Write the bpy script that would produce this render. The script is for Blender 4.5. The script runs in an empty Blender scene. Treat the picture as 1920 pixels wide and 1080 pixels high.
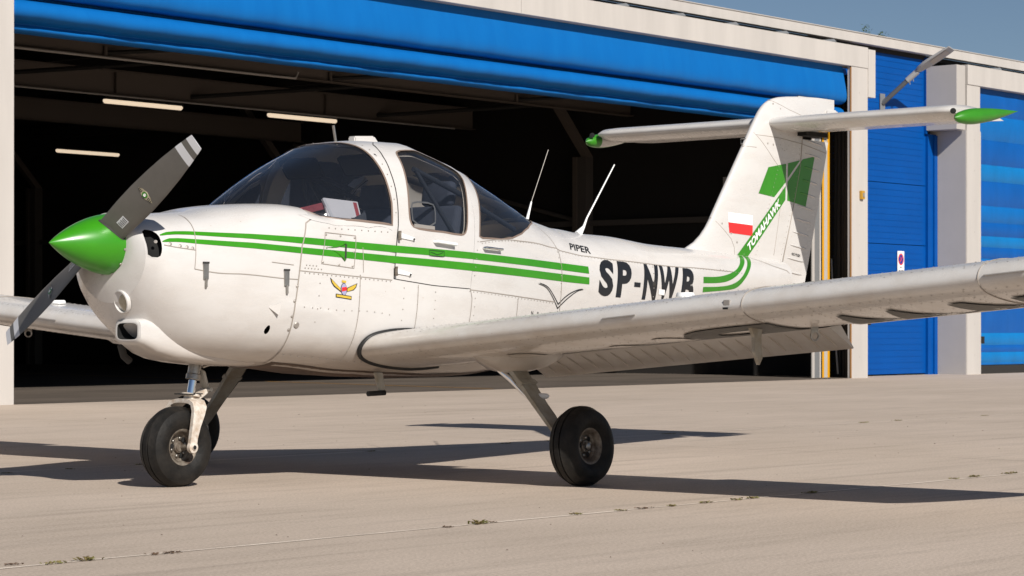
import bpy, bmesh, math, random
from mathutils import Vector, Matrix
from mathutils.geometry import delaunay_2d_cdt
random.seed(7)
S=bpy.context.scene; COL=S.collection; PI=math.pi; R=math.radians
# ---------------- camera ----------------
cd=bpy.data.cameras.new('camera'); cam=bpy.data.objects.new('camera',cd); COL.objects.link(cam)
_a,_t=.7212,.003
F_=Vector((math.cos(_a)*math.cos(_t),math.sin(_a)*math.cos(_t),math.sin(_t))); R_=Vector((math.sin(_a),-math.cos(_a),0)); U_=R_.cross(F_)
cam.matrix_world=Matrix((( R_.x,U_.x,-F_.x,-7.6355),(R_.y,U_.y,-F_.y,-9.8528),(R_.z,U_.z,-F_.z,.8573),(0,0,0,1)))
cd.sensor_width=36; cd.lens=4507/1920*36; cd.shift_y=(598.75-540)/1920; cd.clip_start=.1; cd.clip_end=2000
cd.dof.use_dof=True; cd.dof.focus_distance=12.6; cd.dof.aperture_fstop=14
S.camera=cam
# ---------------- sky and sun ----------------
sun_to=Vector((-.5,-1.31,1)).normalized(); el=math.asin(sun_to.z); rot=math.atan2(sun_to.x,sun_to.y)
w=bpy.data.worlds.new("World"); S.world=w; w.use_nodes=True; nt=w.node_tree; nt.nodes.clear()
sky=nt.nodes.new('ShaderNodeTexSky'); sky.sky_type='NISHITA'; sky.sun_disc=False; sky.sun_elevation=el; sky.sun_rotation=rot
sky.air_density=.75; sky.dust_density=.3; sky.ozone_density=2.0; sky.altitude=200
bg=nt.nodes.new('ShaderNodeBackground'); bg.inputs[1].default_value=.052
wo=nt.nodes.new('ShaderNodeOutputWorld'); nt.links.new(sky.outputs[0],bg.inputs[0]); nt.links.new(bg.outputs[0],wo.inputs[0])
sl=bpy.data.lights.new('sun','SUN'); sl.energy=4.9; sl.angle=R(.53); sl.color=(1,.95,.88)
so=bpy.data.objects.new('sun',sl); COL.objects.link(so); so.rotation_euler=sun_to.to_track_quat('Z','Y').to_euler(); so.location=(-5,-13,12)
S.view_settings.view_transform='Standard'; S.view_settings.look='None'; S.view_settings.exposure=.1; S.view_settings.gamma=1; S.view_settings.use_curve_mapping=False
S.render.engine='CYCLES'; S.cycles.max_bounces=8
# ---------------- materials ----------------
def mat(name,col,rough=.5,metal=0,var=0,vscale=3,col2=None,bump=0,bscale=40,coat=0,stretch=None,detail=4,spec=None,emit=0):
    m=bpy.data.materials.new(name); m.use_nodes=True; t=m.node_tree; N=t.nodes; b=N['Principled BSDF']; L=t.links.new
    b.inputs['Base Color'].default_value=(*col,1); b.inputs['Roughness'].default_value=rough; b.inputs['Metallic'].default_value=metal
    if coat: b.inputs['Coat Weight'].default_value=coat; b.inputs['Coat Roughness'].default_value=.06
    if spec is not None: b.inputs['Specular IOR Level'].default_value=spec
    if emit: b.inputs['Emission Color'].default_value=(*col,1); b.inputs['Emission Strength'].default_value=emit
    if var or bump:
        tc=N.new('ShaderNodeTexCoord'); mp=N.new('ShaderNodeMapping'); L(tc.outputs['Object'],mp.inputs[0])
        if stretch: mp.inputs['Scale'].default_value=stretch
    if var:
        n=N.new('ShaderNodeTexNoise'); n.inputs['Scale'].default_value=vscale; n.inputs['Detail'].default_value=detail; n.inputs['Roughness'].default_value=.62
        L(mp.outputs[0],n.inputs['Vector']); r=N.new('ShaderNodeValToRGB'); r.color_ramp.elements[0].position=.33; r.color_ramp.elements[1].position=.67
        c2=col2 or tuple(c*(1-var) for c in col); r.color_ramp.elements[0].color=(*c2,1); r.color_ramp.elements[1].color=(*col,1)
        L(n.outputs[0],r.inputs[0]); L(r.outputs[0],b.inputs['Base Color'])
    if bump:
        n2=N.new('ShaderNodeTexNoise'); n2.inputs['Scale'].default_value=bscale; n2.inputs['Detail'].default_value=5; L(mp.outputs[0],n2.inputs['Vector'])
        bp=N.new('ShaderNodeBump'); bp.inputs['Strength'].default_value=bump; bp.inputs['Distance'].default_value=.01; L(n2.outputs[0],bp.inputs['Height']); L(bp.outputs[0],b.inputs['Normal'])
    return m
def paint_white(name,col,dirt,dirt_bounce_col,lo=0.9,hi=1.15):
    """white enamel with fine grime; browner where the object is low (belly oil and exhaust staining; on the wing, painted ground bounce)"""
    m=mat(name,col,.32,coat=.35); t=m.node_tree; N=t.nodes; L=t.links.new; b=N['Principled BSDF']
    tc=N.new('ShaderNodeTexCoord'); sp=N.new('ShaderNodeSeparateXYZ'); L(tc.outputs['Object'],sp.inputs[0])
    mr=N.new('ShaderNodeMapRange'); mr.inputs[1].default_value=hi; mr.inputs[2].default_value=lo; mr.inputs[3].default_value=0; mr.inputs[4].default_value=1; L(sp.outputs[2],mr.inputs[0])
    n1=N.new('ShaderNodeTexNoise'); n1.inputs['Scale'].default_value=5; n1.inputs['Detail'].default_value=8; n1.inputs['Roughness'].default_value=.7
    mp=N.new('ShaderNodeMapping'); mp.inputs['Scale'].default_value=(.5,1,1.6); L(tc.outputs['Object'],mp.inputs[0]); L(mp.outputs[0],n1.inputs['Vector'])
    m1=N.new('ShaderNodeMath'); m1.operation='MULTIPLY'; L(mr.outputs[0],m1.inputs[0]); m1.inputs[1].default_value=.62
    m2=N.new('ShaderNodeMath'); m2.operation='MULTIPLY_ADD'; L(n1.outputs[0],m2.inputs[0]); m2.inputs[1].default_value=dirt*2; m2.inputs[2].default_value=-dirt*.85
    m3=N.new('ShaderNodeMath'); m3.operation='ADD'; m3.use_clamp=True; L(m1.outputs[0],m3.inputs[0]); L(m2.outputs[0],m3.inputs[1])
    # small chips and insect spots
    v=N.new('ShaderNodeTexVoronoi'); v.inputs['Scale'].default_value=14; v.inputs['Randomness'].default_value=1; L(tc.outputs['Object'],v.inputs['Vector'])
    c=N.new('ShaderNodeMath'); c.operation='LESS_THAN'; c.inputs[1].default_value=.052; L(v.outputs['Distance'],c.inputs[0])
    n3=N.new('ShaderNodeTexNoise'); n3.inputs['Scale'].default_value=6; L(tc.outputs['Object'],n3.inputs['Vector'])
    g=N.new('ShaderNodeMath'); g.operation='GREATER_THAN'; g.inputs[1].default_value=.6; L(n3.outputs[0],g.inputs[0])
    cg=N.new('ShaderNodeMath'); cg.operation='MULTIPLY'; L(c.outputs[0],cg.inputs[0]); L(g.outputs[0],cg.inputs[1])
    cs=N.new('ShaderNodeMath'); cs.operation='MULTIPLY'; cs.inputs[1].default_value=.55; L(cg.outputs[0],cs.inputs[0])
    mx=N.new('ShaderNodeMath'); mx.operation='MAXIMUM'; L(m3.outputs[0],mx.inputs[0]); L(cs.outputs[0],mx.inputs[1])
    mix=N.new('ShaderNodeMix'); mix.data_type='RGBA'; L(mx.outputs[0],mix.inputs[0]); mix.inputs[6].default_value=(*col,1); mix.inputs[7].default_value=(*dirt_bounce_col,1); L(mix.outputs[2],b.inputs['Base Color'])
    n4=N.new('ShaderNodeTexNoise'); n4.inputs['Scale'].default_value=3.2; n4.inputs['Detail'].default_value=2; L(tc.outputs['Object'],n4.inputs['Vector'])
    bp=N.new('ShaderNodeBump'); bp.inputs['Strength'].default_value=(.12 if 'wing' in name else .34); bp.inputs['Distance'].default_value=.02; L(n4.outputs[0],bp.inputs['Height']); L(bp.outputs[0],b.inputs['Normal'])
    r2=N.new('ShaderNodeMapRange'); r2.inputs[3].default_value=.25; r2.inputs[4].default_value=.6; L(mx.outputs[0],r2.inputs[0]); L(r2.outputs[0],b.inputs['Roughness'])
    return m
M={}
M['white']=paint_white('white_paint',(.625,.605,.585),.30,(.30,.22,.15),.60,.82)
M['wing']=paint_white('white_wing_paint',(.62,.60,.575),.5,(.36,.28,.20),.55,.95)  # fine grime, plus brown low down painting in ground bounce on the underside
M['green']=mat('green_paint',(.038,.27,.006),.3,coat=.25,var=.12,vscale=8)
M['tail_green']=mat('tail_green_paint',(.035,.235,.010),.4,coat=.2,var=.1,vscale=9)
M['black']=mat('black_lettering',(.012,.013,.016),.4)
M['red']=mat('red_paint',(.72,.03,.03),.4)
M['flagwhite']=mat('bright_white_sticker',(.86,.86,.85),.4)
M['line']=mat('seam_line',(.33,.29,.25),.8)  # thin dark joints between the skin panels
M['dkline']=mat('dark_gap',(.03,.028,.026),.8)
M['rubber']=mat('black_rubber',(.014,.014,.014),.55,var=.35,vscale=30,bump=.15,bscale=80)
M['tyre']=mat('tyre_rubber',(.006,.006,.006),.6,spec=.22,var=.4,vscale=9,col2=(.024,.021,.018),bump=.25,bscale=60)
M['propgrey']=mat('prop_grey_paint',(.125,.118,.108),.42,var=.12,vscale=12)
M['proptip']=mat('prop_tip_white',(.62,.63,.66),.4)
M['metal']=mat('worn_steel',(.42,.40,.37),.38,.9,var=.35,vscale=20)
M['chrome']=mat('chromed_oleo',(.85,.87,.9),.08,1)
M['geargrey']=mat('gear_leg_grey',(.42,.405,.36),.5,var=.35,vscale=9,col2=(.28,.24,.18))
M['gearwhite']=mat('gear_fork_white',(.68,.64,.58),.5,var=.55,vscale=34,col2=(.45,.36,.28))
M['hub']=mat('wheel_hub_grime',(.26,.23,.19),.55,.4,var=.6,vscale=22,col2=(.07,.045,.03))
M['beige']=mat('cabin_lining_beige',(.72,.62,.48),.8,var=.15)
M['darkint']=mat('dark_cabin_plastic',(.018,.02,.024),.7)
M['seat']=mat('seat_fabric',(.05,.055,.07),.85,var=.2,vscale=30)
M['hole']=mat('unlit_opening_black',(.006,.006,.006),.9)
M['rivet']=mat('rivet_heads',(.36,.33,.30),.45,.3)
M['trim']=mat('window_edge_trim',(.20,.145,.115),.6)
M['lens']=mat('landing_light_lens',(.45,.40,.28),.12,coat=1,var=.3,vscale=60)
M['yellow']=mat('yellow_emblem',(.60,.42,.05),.5)
M['lilac']=mat('grey_lilac_emblem',(.35,.35,.55),.5)
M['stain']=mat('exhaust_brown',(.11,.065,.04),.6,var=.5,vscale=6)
M['underletter']=mat('faded_grey_underwing_lettering',(.13,.125,.115),.6,var=.25,vscale=20)
def glass(name,tint,gl=.9,rough=.02,base=.05):
    m=bpy.data.materials.new(name); m.use_nodes=True; t=m.node_tree; N=t.nodes; N.clear(); L=t.links.new
    o=N.new('ShaderNodeOutputMaterial'); tr=N.new('ShaderNodeBsdfTransparent'); tr.inputs[0].default_value=(*tint,1)
    g=N.new('ShaderNodeBsdfGlossy'); g.inputs['Roughness'].default_value=rough; g.inputs[0].default_value=(gl,gl,gl,1)
    fr=N.new('ShaderNodeFresnel'); fr.inputs[0].default_value=1.5
    d=N.new('ShaderNodeBsdfDiffuse'); d.inputs[0].default_value=(.25,.29,.38,1)
    mx=N.new('ShaderNodeMixShader'); L(fr.outputs[0],mx.inputs[0]); L(tr.outputs[0],mx.inputs[1]); L(g.outputs[0],mx.inputs[2])
    m2=N.new('ShaderNodeMixShader'); m2.inputs[0].default_value=base; L(mx.outputs[0],m2.inputs[1]); L(d.outputs[0],m2.inputs[2])
    L(m2.outputs[0],o.inputs[0]); return m
M['glass']=glass('tinted_canopy_acrylic',(.74,.77,.83),base=.03)
# ---------------- helpers ----------------
def link(me,name,m,parent=None,kind=None,label=None):
    o=bpy.data.objects.new(name,me); COL.objects.link(o)
    if m is not None and not me.materials: me.materials.append(m)
    if parent is not None: o.parent=parent
    if kind: o['kind']=kind
    if label: o['label']=label
    return o
def top(o,label,cat,group=None):
    o['label']=label; o['category']=cat
    if group: o['group']=group
    return o
def thing(name,label,cat,loc=(0,0,0),rz=0,group=None):
    o=bpy.data.objects.new(name,None); COL.objects.link(o); o.location=loc; o.rotation_euler[2]=rz; o.empty_display_size=.2
    return top(o,label,cat,group)
def from_bm(bm,name,m,parent=None,smooth=True,kind=None,label=None,auto=None):
    me=bpy.data.meshes.new(name); bm.to_mesh(me); bm.free()
    if smooth:
        for p in me.polygons: p.use_smooth=True
        if auto: me.set_sharp_from_angle(angle=R(auto))
    return link(me,name,m,parent,kind,label)
def box_bm(bm,c,s,bev=0,rz=0,M4=None):
    r=bmesh.ops.create_cube(bm,size=1); vs=r['verts']
    mt=(M4 or Matrix.Translation(c)@Matrix.Rotation(rz,4,'Z'))@Matrix.Diagonal((*s,1))
    bmesh.ops.transform(bm,matrix=mt,verts=vs)
    if bev:
        es=list({e for v in vs for e in v.link_edges}); bmesh.ops.bevel(bm,geom=es,offset=bev,segments=2,affect='EDGES',profile=.5)
def box(name,c,s,m,parent=None,bev=0,rz=0,**k):
    bm=bmesh.new(); box_bm(bm,c,s,bev,rz); return from_bm(bm,name,m,parent,smooth=False,**k)
def tube_bm(bm,pts,rad,n=10,cap=True):
    pts=[Vector(p) for p in pts]; rr=rad if isinstance(rad,(list,tuple)) else [rad]*len(pts); rings=[]
    up=None
    for i,p in enumerate(pts):
        d=(pts[min(i+1,len(pts)-1)]-pts[max(i-1,0)]).normalized()
        if up is None: up=Vector((0,0,1)) if abs(d.z)<.9 else Vector((1,0,0))
        a=d.cross(up).normalized(); b=a.cross(d).normalized(); up=b
        rings.append([bm.verts.new(p+(a*math.cos(2*PI*k/n)+b*math.sin(2*PI*k/n))*rr[i]) for k in range(n)])
    for i in range(len(rings)-1):
        for k in range(n): bm.faces.new((rings[i][k],rings[i][(k+1)%n],rings[i+1][(k+1)%n],rings[i+1][k]))
    if cap: bm.faces.new(rings[0][::-1]); bm.faces.new(rings[-1])
def tube(name,pts,rad,m,parent=None,n=10,**k):
    bm=bmesh.new(); tube_bm(bm,pts,rad,n); return from_bm(bm,name,m,parent,auto=50,**k)
def lathe_bm(bm,prof,n=32,M4=Matrix(),close=False):  # prof (r,h) along local Z
    rings=[]
    for r,h in prof: rings.append([bm.verts.new(M4@Vector((r*math.cos(2*PI*k/n),r*math.sin(2*PI*k/n),h))) for k in range(n)])
    seq=list(range(len(rings)-1))+([-1] if close else [])
    for i in seq:
        a,b=rings[i],rings[i+1] if i>=0 else rings[0]
        if i<0: a=rings[-1]
        for k in range(n): bm.faces.new((a[k],a[(k+1)%n],b[(k+1)%n],b[k]))
def axis_m(c,d):  # matrix taking local Z to d at c
    return Matrix.Translation(c)@Vector(d).to_track_quat('Z','Y').to_matrix().to_4x4()
def lathe(name,prof,c,d,m,parent=None,n=32,close=False,auto=40,**k):
    bm=bmesh.new(); lathe_bm(bm,prof,n,axis_m(c,d),close); bmesh.ops.recalc_face_normals(bm,faces=bm.faces); return from_bm(bm,name,m,parent,auto=auto,**k)
def prism_bm(bm,poly,off):  # polygon of 3-D points, extruded by vector off
    off=Vector(off); a=[bm.verts.new(p) for p in poly]; b=[bm.verts.new(Vector(p)+off) for p in poly]; n=len(a)
    bm.faces.new(a[::-1]); bm.faces.new(b)
    for i in range(n): bm.faces.new((a[i],a[(i+1)%n],b[(i+1)%n],b[i]))
def prism(name,poly,off,m,parent=None,bev=0,**k):
    bm=bmesh.new(); prism_bm(bm,poly,off); bmesh.ops.recalc_face_normals(bm,faces=bm.faces)
    if bev: bmesh.ops.bevel(bm,geom=bm.edges[:],offset=bev,segments=2,affect='EDGES')
    return from_bm(bm,name,m,parent,smooth=False,**k)
def pchip(xs,ys):
    n=len(xs); h=[xs[i+1]-xs[i] for i in range(n-1)]; d=[(ys[i+1]-ys[i])/h[i] for i in range(n-1)]
    m=[0]*n; m[0]=d[0]; m[-1]=d[-1]
    for i in range(1,n-1):
        if d[i-1]*d[i]<=0: m[i]=0
        else:
            w1=2*h[i]+h[i-1]; w2=h[i]+2*h[i-1]; m[i]=(w1+w2)/(w1/d[i-1]+w2/d[i])
    def f(x):
        x=min(max(x,xs[0]),xs[-1]); i=0
        while i<n-2 and x>xs[i+1]: i+=1
        t=(x-xs[i])/h[i]; a=t*t*t; b=t*t
        return (2*a-3*b+1)*ys[i]+(a-2*b+t)*h[i]*m[i]+(-2*a+3*b)*ys[i+1]+(a-b)*h[i]*m[i+1]
    return f
def sst(a,b,x):
    t=min(max((x-a)/(b-a),0),1); return t*t*(3-2*t)
# body (A up to 1.95, then the cabin and tail)   x: zt zb w zm nu nl
BODY=[(.40,1.420,.98,.28,1.22,2.2,1.9),(.42,1.432,.92,.322,1.21,2.2,1.9),(.46,1.442,.86,.352,1.19,2.3,1.9),(.52,1.448,.80,.372,1.17,2.4,1.9),(.62,1.455,.735,.39,1.15,2.5,2.0),
(.80,1.470,.675,.42,1.12,2.8,2.3),(1.0,1.505,.655,.455,1.11,3.2,2.5),(1.2,1.525,.645,.485,1.10,3.9,2.8),(1.32,1.528,.635,.50,1.10,4.4,2.9),(1.45,1.518,.625,.515,1.12,4.6,3.0),(1.7,1.50,.60,.545,1.14,4.0,3.2),(1.95,1.50,.58,.562,1.16,3.2,3.2)]
CABIN=[(0.94, 1.485, 0.655, 0.036, 1.1, 2.15, 2.6),(1.0, 1.465, 0.655, 0.117, 1.12, 2.15, 2.6),(1.1, 1.513, 0.65, 0.216, 1.18, 2.15, 2.7),(1.23, 1.581, 0.645, 0.315, 1.2, 2.201, 2.8),(1.42, 1.683, 0.63, 0.401, 1.2, 2.346, 3.0),(1.62, 1.773, 0.6, 0.51, 1.2, 2.557, 3.2),(1.83, 1.861, 0.585, 0.55, 1.19, 2.827, 3.2),(1.95, 1.905, 0.58, 0.56, 1.18, 3.0, 3.2),(2.1, 1.922, 0.57, 0.567, 1.17, 3.0, 3.2),(2.3, 1.924, 0.565, 0.57, 1.16, 3.0, 3.2),(2.45, 1.892, 0.56, 0.565, 1.16, 3.0, 3.2),(2.62, 1.85, 0.56, 0.555, 1.16, 2.9, 3.1),(2.8, 1.812, 0.56, 0.538, 1.16, 2.6, 3.0),(2.95, 1.762, 0.565, 0.52, 1.16, 2.45, 3.0),(3.13, 1.703, 0.58, 0.495, 1.15, 2.27, 2.9),(3.3, 1.642, 0.6, 0.47, 1.15, 2.1, 2.8),(3.5, 1.549, 0.625, 0.44, 1.15, 2.1, 2.7),(3.7, 1.503, 0.655, 0.415, 1.15, 2.1, 2.6),(3.8, 1.483, 0.67, 0.403, 1.15, 2.1, 2.6),(3.9, 1.477, 0.685, 0.392, 1.15, 2.1, 2.6),(4.1, 1.454, 0.71, 0.37, 1.15, 2.3, 2.5),(4.4, 1.444, 0.76, 0.335, 1.15, 2.3, 2.4),(4.85, 1.404, 0.83, 0.285, 1.16, 2.3, 2.3),(5.38, 1.382, 0.91, 0.23, 1.18, 2.3, 2.2),(6.0, 1.35, 1.0, 0.165, 1.19, 2.2, 2.1),(6.6, 1.31, 1.08, 0.1, 1.2, 2.1, 2.1),(6.95, 1.28, 1.13, 0.05, 1.2, 2.0, 2.0)]
def mk(T):
    xs=[r[0] for r in T]; fs=[pchip(xs,[r[k] for r in T]) for k in range(1,7)]
    return lambda x:[f(x) for f in fs]
SB,SC=mk(BODY),mk(CABIN)
def rad(S,phi):  # -> (y,z) for section S at phi (0 top, pi/2 starboard)
    zt,zb,w,zm,nu,nl=S; s,c=math.sin(phi),math.cos(phi); n=nu if c>=0 else nl
    r=(abs(s)**n+abs(c)**n)**(-1/n)
    return w*s*r, zm+((zt-zm) if c>=0 else (zm-zb))*c*r
def cabin(x,phi):
    y,z=rad(SC(x),phi); return (x,y,z)
def body(x,phi):
    if x>=1.95: return cabin(x,phi)
    y,z=rad(SB(x),phi)
    k=sst(1.5,1.93,x)*sst(.72,1.05,abs(phi))
    if k>0:
        y2,z2=rad(SC(x),phi); y+=(y2-y)*k; z+=(z2-z)*k
    return (x,y,z)
# ---------------- light aircraft ----------------
def skin(x,phi): return cabin(x,phi) if x>=1.9 else body(x,phi)
def nrm(fn,x,phi):
    e=.004; a=Vector(fn(x+e,phi))-Vector(fn(x-e,phi)); b=Vector(fn(x,phi+e))-Vector(fn(x,phi-e)); n=b.cross(a)
    p=Vector(fn(x,phi))
    if n.length<1e-12: return Vector((0,0,1))
    n.normalize()
    if n.dot(Vector((0,p.y,p.z-1.15)))<0: n=-n
    return n
def inside(p,poly):
    c=False; j=len(poly)-1
    for i in range(len(poly)):
        a,b=poly[i],poly[j]
        if (a[1]>p[1])!=(b[1]>p[1]) and p[0]<(b[0]-a[0])*(p[1]-a[1])/(b[1]-a[1])+a[0]: c=not c
        j=i
    return c
def dens(pts,step,closed=True):
    out=[]; n=len(pts)
    for i in range(n if closed else n-1):
        a,b=pts[i],pts[(i+1)%n]; d=math.hypot(b[0]-a[0],b[1]-a[1]); k=max(1,int(math.ceil(d/step)))
        out+=[(a[0]+(b[0]-a[0])*t/k,a[1]+(b[1]-a[1])*t/k) for t in range(k)]
    if not closed: out.append(pts[-1])
    return out
def smooth_poly(pts,it=2,closed=True):
    for _ in range(it):
        q=[]; n=len(pts)
        for i in range(n if closed else n-1):
            a,b=pts[i],pts[(i+1)%n]; q+=[(a[0]*.75+b[0]*.25,a[1]*.75+b[1]*.25),(a[0]*.25+b[0]*.75,a[1]*.25+b[1]*.75)]
        if not closed: q=[pts[0]]+q+[pts[-1]]
        pts=q
    return pts
KP=.5  # metres per radian, to make the parameter plane roughly isotropic
def region(name,fn,outline,m,parent,holes=(),off=0,step=.045,thick=0,uni=True):
    sc=lambda L:[(x,p*KP) for x,p in L]
    loops=[dens(sc(outline),step*.7)]+[dens(sc(h),step*.5) for h in holes]
    V=[];E=[]
    for L in loops:
        s=len(V); V+=[Vector(q) for q in L]; E+=[(s+i,s+(i+1)%len(L)) for i in range(len(L))]
    xs=[q[0] for q in loops[0]]; ys=[q[1] for q in loops[0]]
    cell={}
    for v in V: cell.setdefault((int(v.x//step),int(v.y//step)),[]).append(v)
    x=min(xs)
    while x<max(xs):
        y=min(ys)
        while y<max(ys):
            if inside((x,y),loops[0]) and not any(inside((x,y),h) for h in loops[1:]):
                q=Vector((x,y)); ok=True; cx,cy=int(x//step),int(y//step)
                for i in (-1,0,1):
                    for j in (-1,0,1):
                        for v in cell.get((cx+i,cy+j),()):
                            if (v-q).length<step*.45: ok=False
                if ok: V.append(q)
            y+=step
        x+=step
    r=delaunay_2d_cdt(V,E,[],0,1e-5); vs,fs=r[0],r[2]
    keep=[]
    for f in fs:
        c=(sum(vs[i].x for i in f)/len(f),sum(vs[i].y for i in f)/len(f))
        if inside(c,loops[0]) and not any(inside(c,h) for h in loops[1:]): keep.append(f)
    used=sorted({i for f in keep for i in f}); mp={o:i for i,o in enumerate(used)}
    P=[];Nn=[]
    for i in used:
        x,ph=vs[i].x,vs[i].y/KP; n=nrm(fn,x,ph); P.append(Vector(fn(x,ph))+n*off); Nn.append(n)
    F=[]
    for f in keep:
        g=[mp[i] for i in f]; nn=(P[g[1]]-P[g[0]]).cross(P[g[2]]-P[g[0]])
        if nn.dot(Nn[g[0]])<0: g.reverse()
        F.append(g)
    me=bpy.data.meshes.new(name); me.from_pydata(P,[],F)
    for p in me.polygons: p.use_smooth=True
    me.validate(); me.normals_split_custom_set_from_vertices([tuple(n) for n in Nn])
    return link(me,name,m,parent)
def ribbon(name,fn,line,width,off,m,parent,step=.03,closed=False,kind=None,obj=True,bm=None):
    L=dens([(x,p*KP) for x,p in line],step,closed); own=bm is None
    if own: bm=bmesh.new()
    P=[(Vector(fn(x,y/KP)),nrm(fn,x,y/KP)) for x,y in L]; n=len(P); prev=[]
    for i,(p,nn) in enumerate(P):
        a=P[(i-1)%n][0] if closed or i>0 else p; b=P[(i+1)%n][0] if closed or i<n-1 else p
        t=(b-a).normalized(); s=t.cross(nn).normalized()*width/2
        prev.append((bm.verts.new(p+nn*off-s),bm.verts.new(p+nn*off+s)))
    for i in range(n if closed else n-1):
        a,b=prev[i],prev[(i+1)%n]; bm.faces.new((a[0],a[1],b[1],b[0]))
    if own: return from_bm(bm,name,m,parent,kind=kind)
mir=lambda L:[(x,-p) for x,p in L]
def xz_phi(x,z,fn=skin,side=-1):
    lo,hi=.02,PI-.02
    for _ in range(26):
        mid=(lo+hi)/2
        if fn(x,mid)[2]>z: lo=mid
        else: hi=mid
    return side*(lo+hi)/2
def on_skin(x,z,off=.002,side=-1):
    ph=xz_phi(x,z,skin,side); return Vector(skin(x,ph))+nrm(skin,x,ph)*off
def grid_cut(bm,step):
    if not bm.verts: return
    for ax in (0,1):
        lo=min(v.co[ax] for v in bm.verts); hi=max(v.co[ax] for v in bm.verts); c=math.ceil(lo/step)*step
        while c<hi:
            nn=[0,0,0]; nn[ax]=1; co=[0,0,0]; co[ax]=c
            bmesh.ops.bisect_plane(bm,geom=bm.verts[:]+bm.edges[:]+bm.faces[:],plane_co=co,plane_no=nn); c+=step
def decal(name,polys,fmap,m,parent,step=.04,kind=None):
    """flat polygons in a 2-D plane (u,v), cut fine and laid on a surface by fmap(u,v)->3-D"""
    bm=bmesh.new()
    for pl in polys:
        f=bm.faces.new([bm.verts.new((u,v,0)) for u,v in pl]); 
    bmesh.ops.triangulate(bm,faces=bm.faces[:]); grid_cut(bm,step)
    for v in bm.verts: v.co=fmap(v.co.x,v.co.y)
    return from_bm(bm,name,m,parent,kind=kind)
def text_poly(s,bold=.0,shear=0,spacing=1):
    c=bpy.data.curves.new('lettering','FONT'); c.body=s; c.size=1; c.offset=bold; c.shear=shear; c.space_character=spacing; c.resolution_u=4
    o=bpy.data.objects.new('lettering',c); COL.objects.link(o); dg=bpy.context.evaluated_depsgraph_get(); dg.update()
    me=bpy.data.meshes.new_from_object(o.evaluated_get(dg)); bpy.data.objects.remove(o); bpy.data.curves.remove(c)
    bm=bmesh.new(); bm.from_mesh(me); bpy.data.meshes.remove(me)
    xs=[v.co.x for v in bm.verts]; ys=[v.co.y for v in bm.verts]; x0,x1,y0,y1=min(xs),max(xs),min(ys),max(ys)
    for v in bm.verts: v.co=Vector(((v.co.x-x0)/(x1-x0),(v.co.y-y0)/(y1-y0),0))
    return bm
def lettering(name,s,fmap,m,parent,bold=0,shear=0,step=.06,spacing=1):
    bm=text_poly(s,bold,shear,spacing); grid_cut(bm,step)
    for v in bm.verts: v.co=fmap(v.co.x,v.co.y)
    return from_bm(bm,name,m,parent,smooth=False)
def quadmap(bl,br,tr,tl,f):
    def g(u,v):
        x=(bl[0]*(1-u)+br[0]*u)*(1-v)+(tl[0]*(1-u)+tr[0]*u)*v; z=(bl[1]*(1-u)+br[1]*u)*(1-v)+(tl[1]*(1-u)+tr[1]*u)*v
        return f(x,z)
    return g

AC=thing('light_aircraft','white low wing two seat aeroplane with green stripes and green spinner parked on the apron','aeroplane',(0,0,0))
# --- outlines on the skin as (station, angle) ---
sill=[(1.3938,-.8642),(1.4448,-.9823),(1.5088,-1.0895),(1.6091,-1.1532),(1.77,-1.205),(1.9351,-1.2471)]
hoop=[(1.9485,-1.0854),(1.944,-.9024),(1.936,-.7512),(1.932,-.5571),(1.928,-.359),(1.93,-.1166)]
caft=[(1.27,-PI),(1.265,-2.7),(1.2525,-2.26),(1.252,-2.01),(1.257,-1.83),(1.278,-1.52),(1.30,-1.166),(1.352,-.905),(1.375,-.875)]
sillb=[]   # where the fuselage side stops, just below the glass
def _zphi(fn,x,z):
    lo,hi=.02,PI-.02
    for _ in range(26):
        mid=(lo+hi)/2
        if fn(x,mid)[2]>z: lo=mid
        else: hi=mid
    return -(lo+hi)/2
for _x,_z in ((1.40,1.432),(1.45,1.422),(1.51,1.415),(1.61,1.408),(1.77,1.398),(1.935,1.388)): sillb.append((_x,_zphi(body,_x,_z)))
caft=caft[:-2]+[(1.352,-.905),(1.385,-.87)]
portf=caft+sillb+[(1.9351,-1.2471)]+hoop
door_front=[(1.943,-1.6645),(1.955,-1.5),(1.9697,-1.3355),(1.9829,-1.2498),(1.9938,-1.1051),(2.0002,-.9889),(2.0023,-.8621),(2.0173,-.6904),(2.0513,-.4972),(2.11,-.40)]
door_rear=[(2.64,-.42),(2.69,-.53),(2.69,-.66),(2.655,-.80),(2.639,-.9364),(2.6341,-1.0982),(2.6159,-1.2755),(2.592,-1.5),(2.5699,-1.71)]
door=door_front+[(2.3,-.385),(2.5,-.385)]+door_rear+[(2.2404,-1.6862)]
dwin=[(2.150,-.6353),(2.205,-.6013),(2.3687,-.5741),(2.50,-.575),(2.60,-.595),(2.655,-.64),(2.665,-.72),(2.6178,-.8861),(2.584,-1.0293),(2.5525,-1.2064),(2.5281,-1.2594),(2.4789,-1.2747),(2.2418,-1.2691),(2.105,-1.2611),(2.0727,-1.223),(2.0702,-1.1446),(2.0886,-.9861),(2.1068,-.8523),(2.1218,-.7473),(2.1316,-.6741)]
rwp=[(2.83,0),(2.828,-.25),(2.82,-.42),(2.80,-.58),(2.775,-.70),(2.7547,-.8227),(2.733,-.9307),(2.7073,-1.04),(2.685,-1.15),(2.668,-1.2547),(2.70,-1.266),(2.8922,-1.2415),(3.0212,-1.1877),(3.1468,-1.0894),(3.2721,-.9453),(3.3945,-.7468),(3.50,-.5),(3.58,-.25)]
rwin=rwp+[(3.60,0)]+mir(rwp[1:])[::-1]
dwin_s=smooth_poly(dwin,1)
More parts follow.
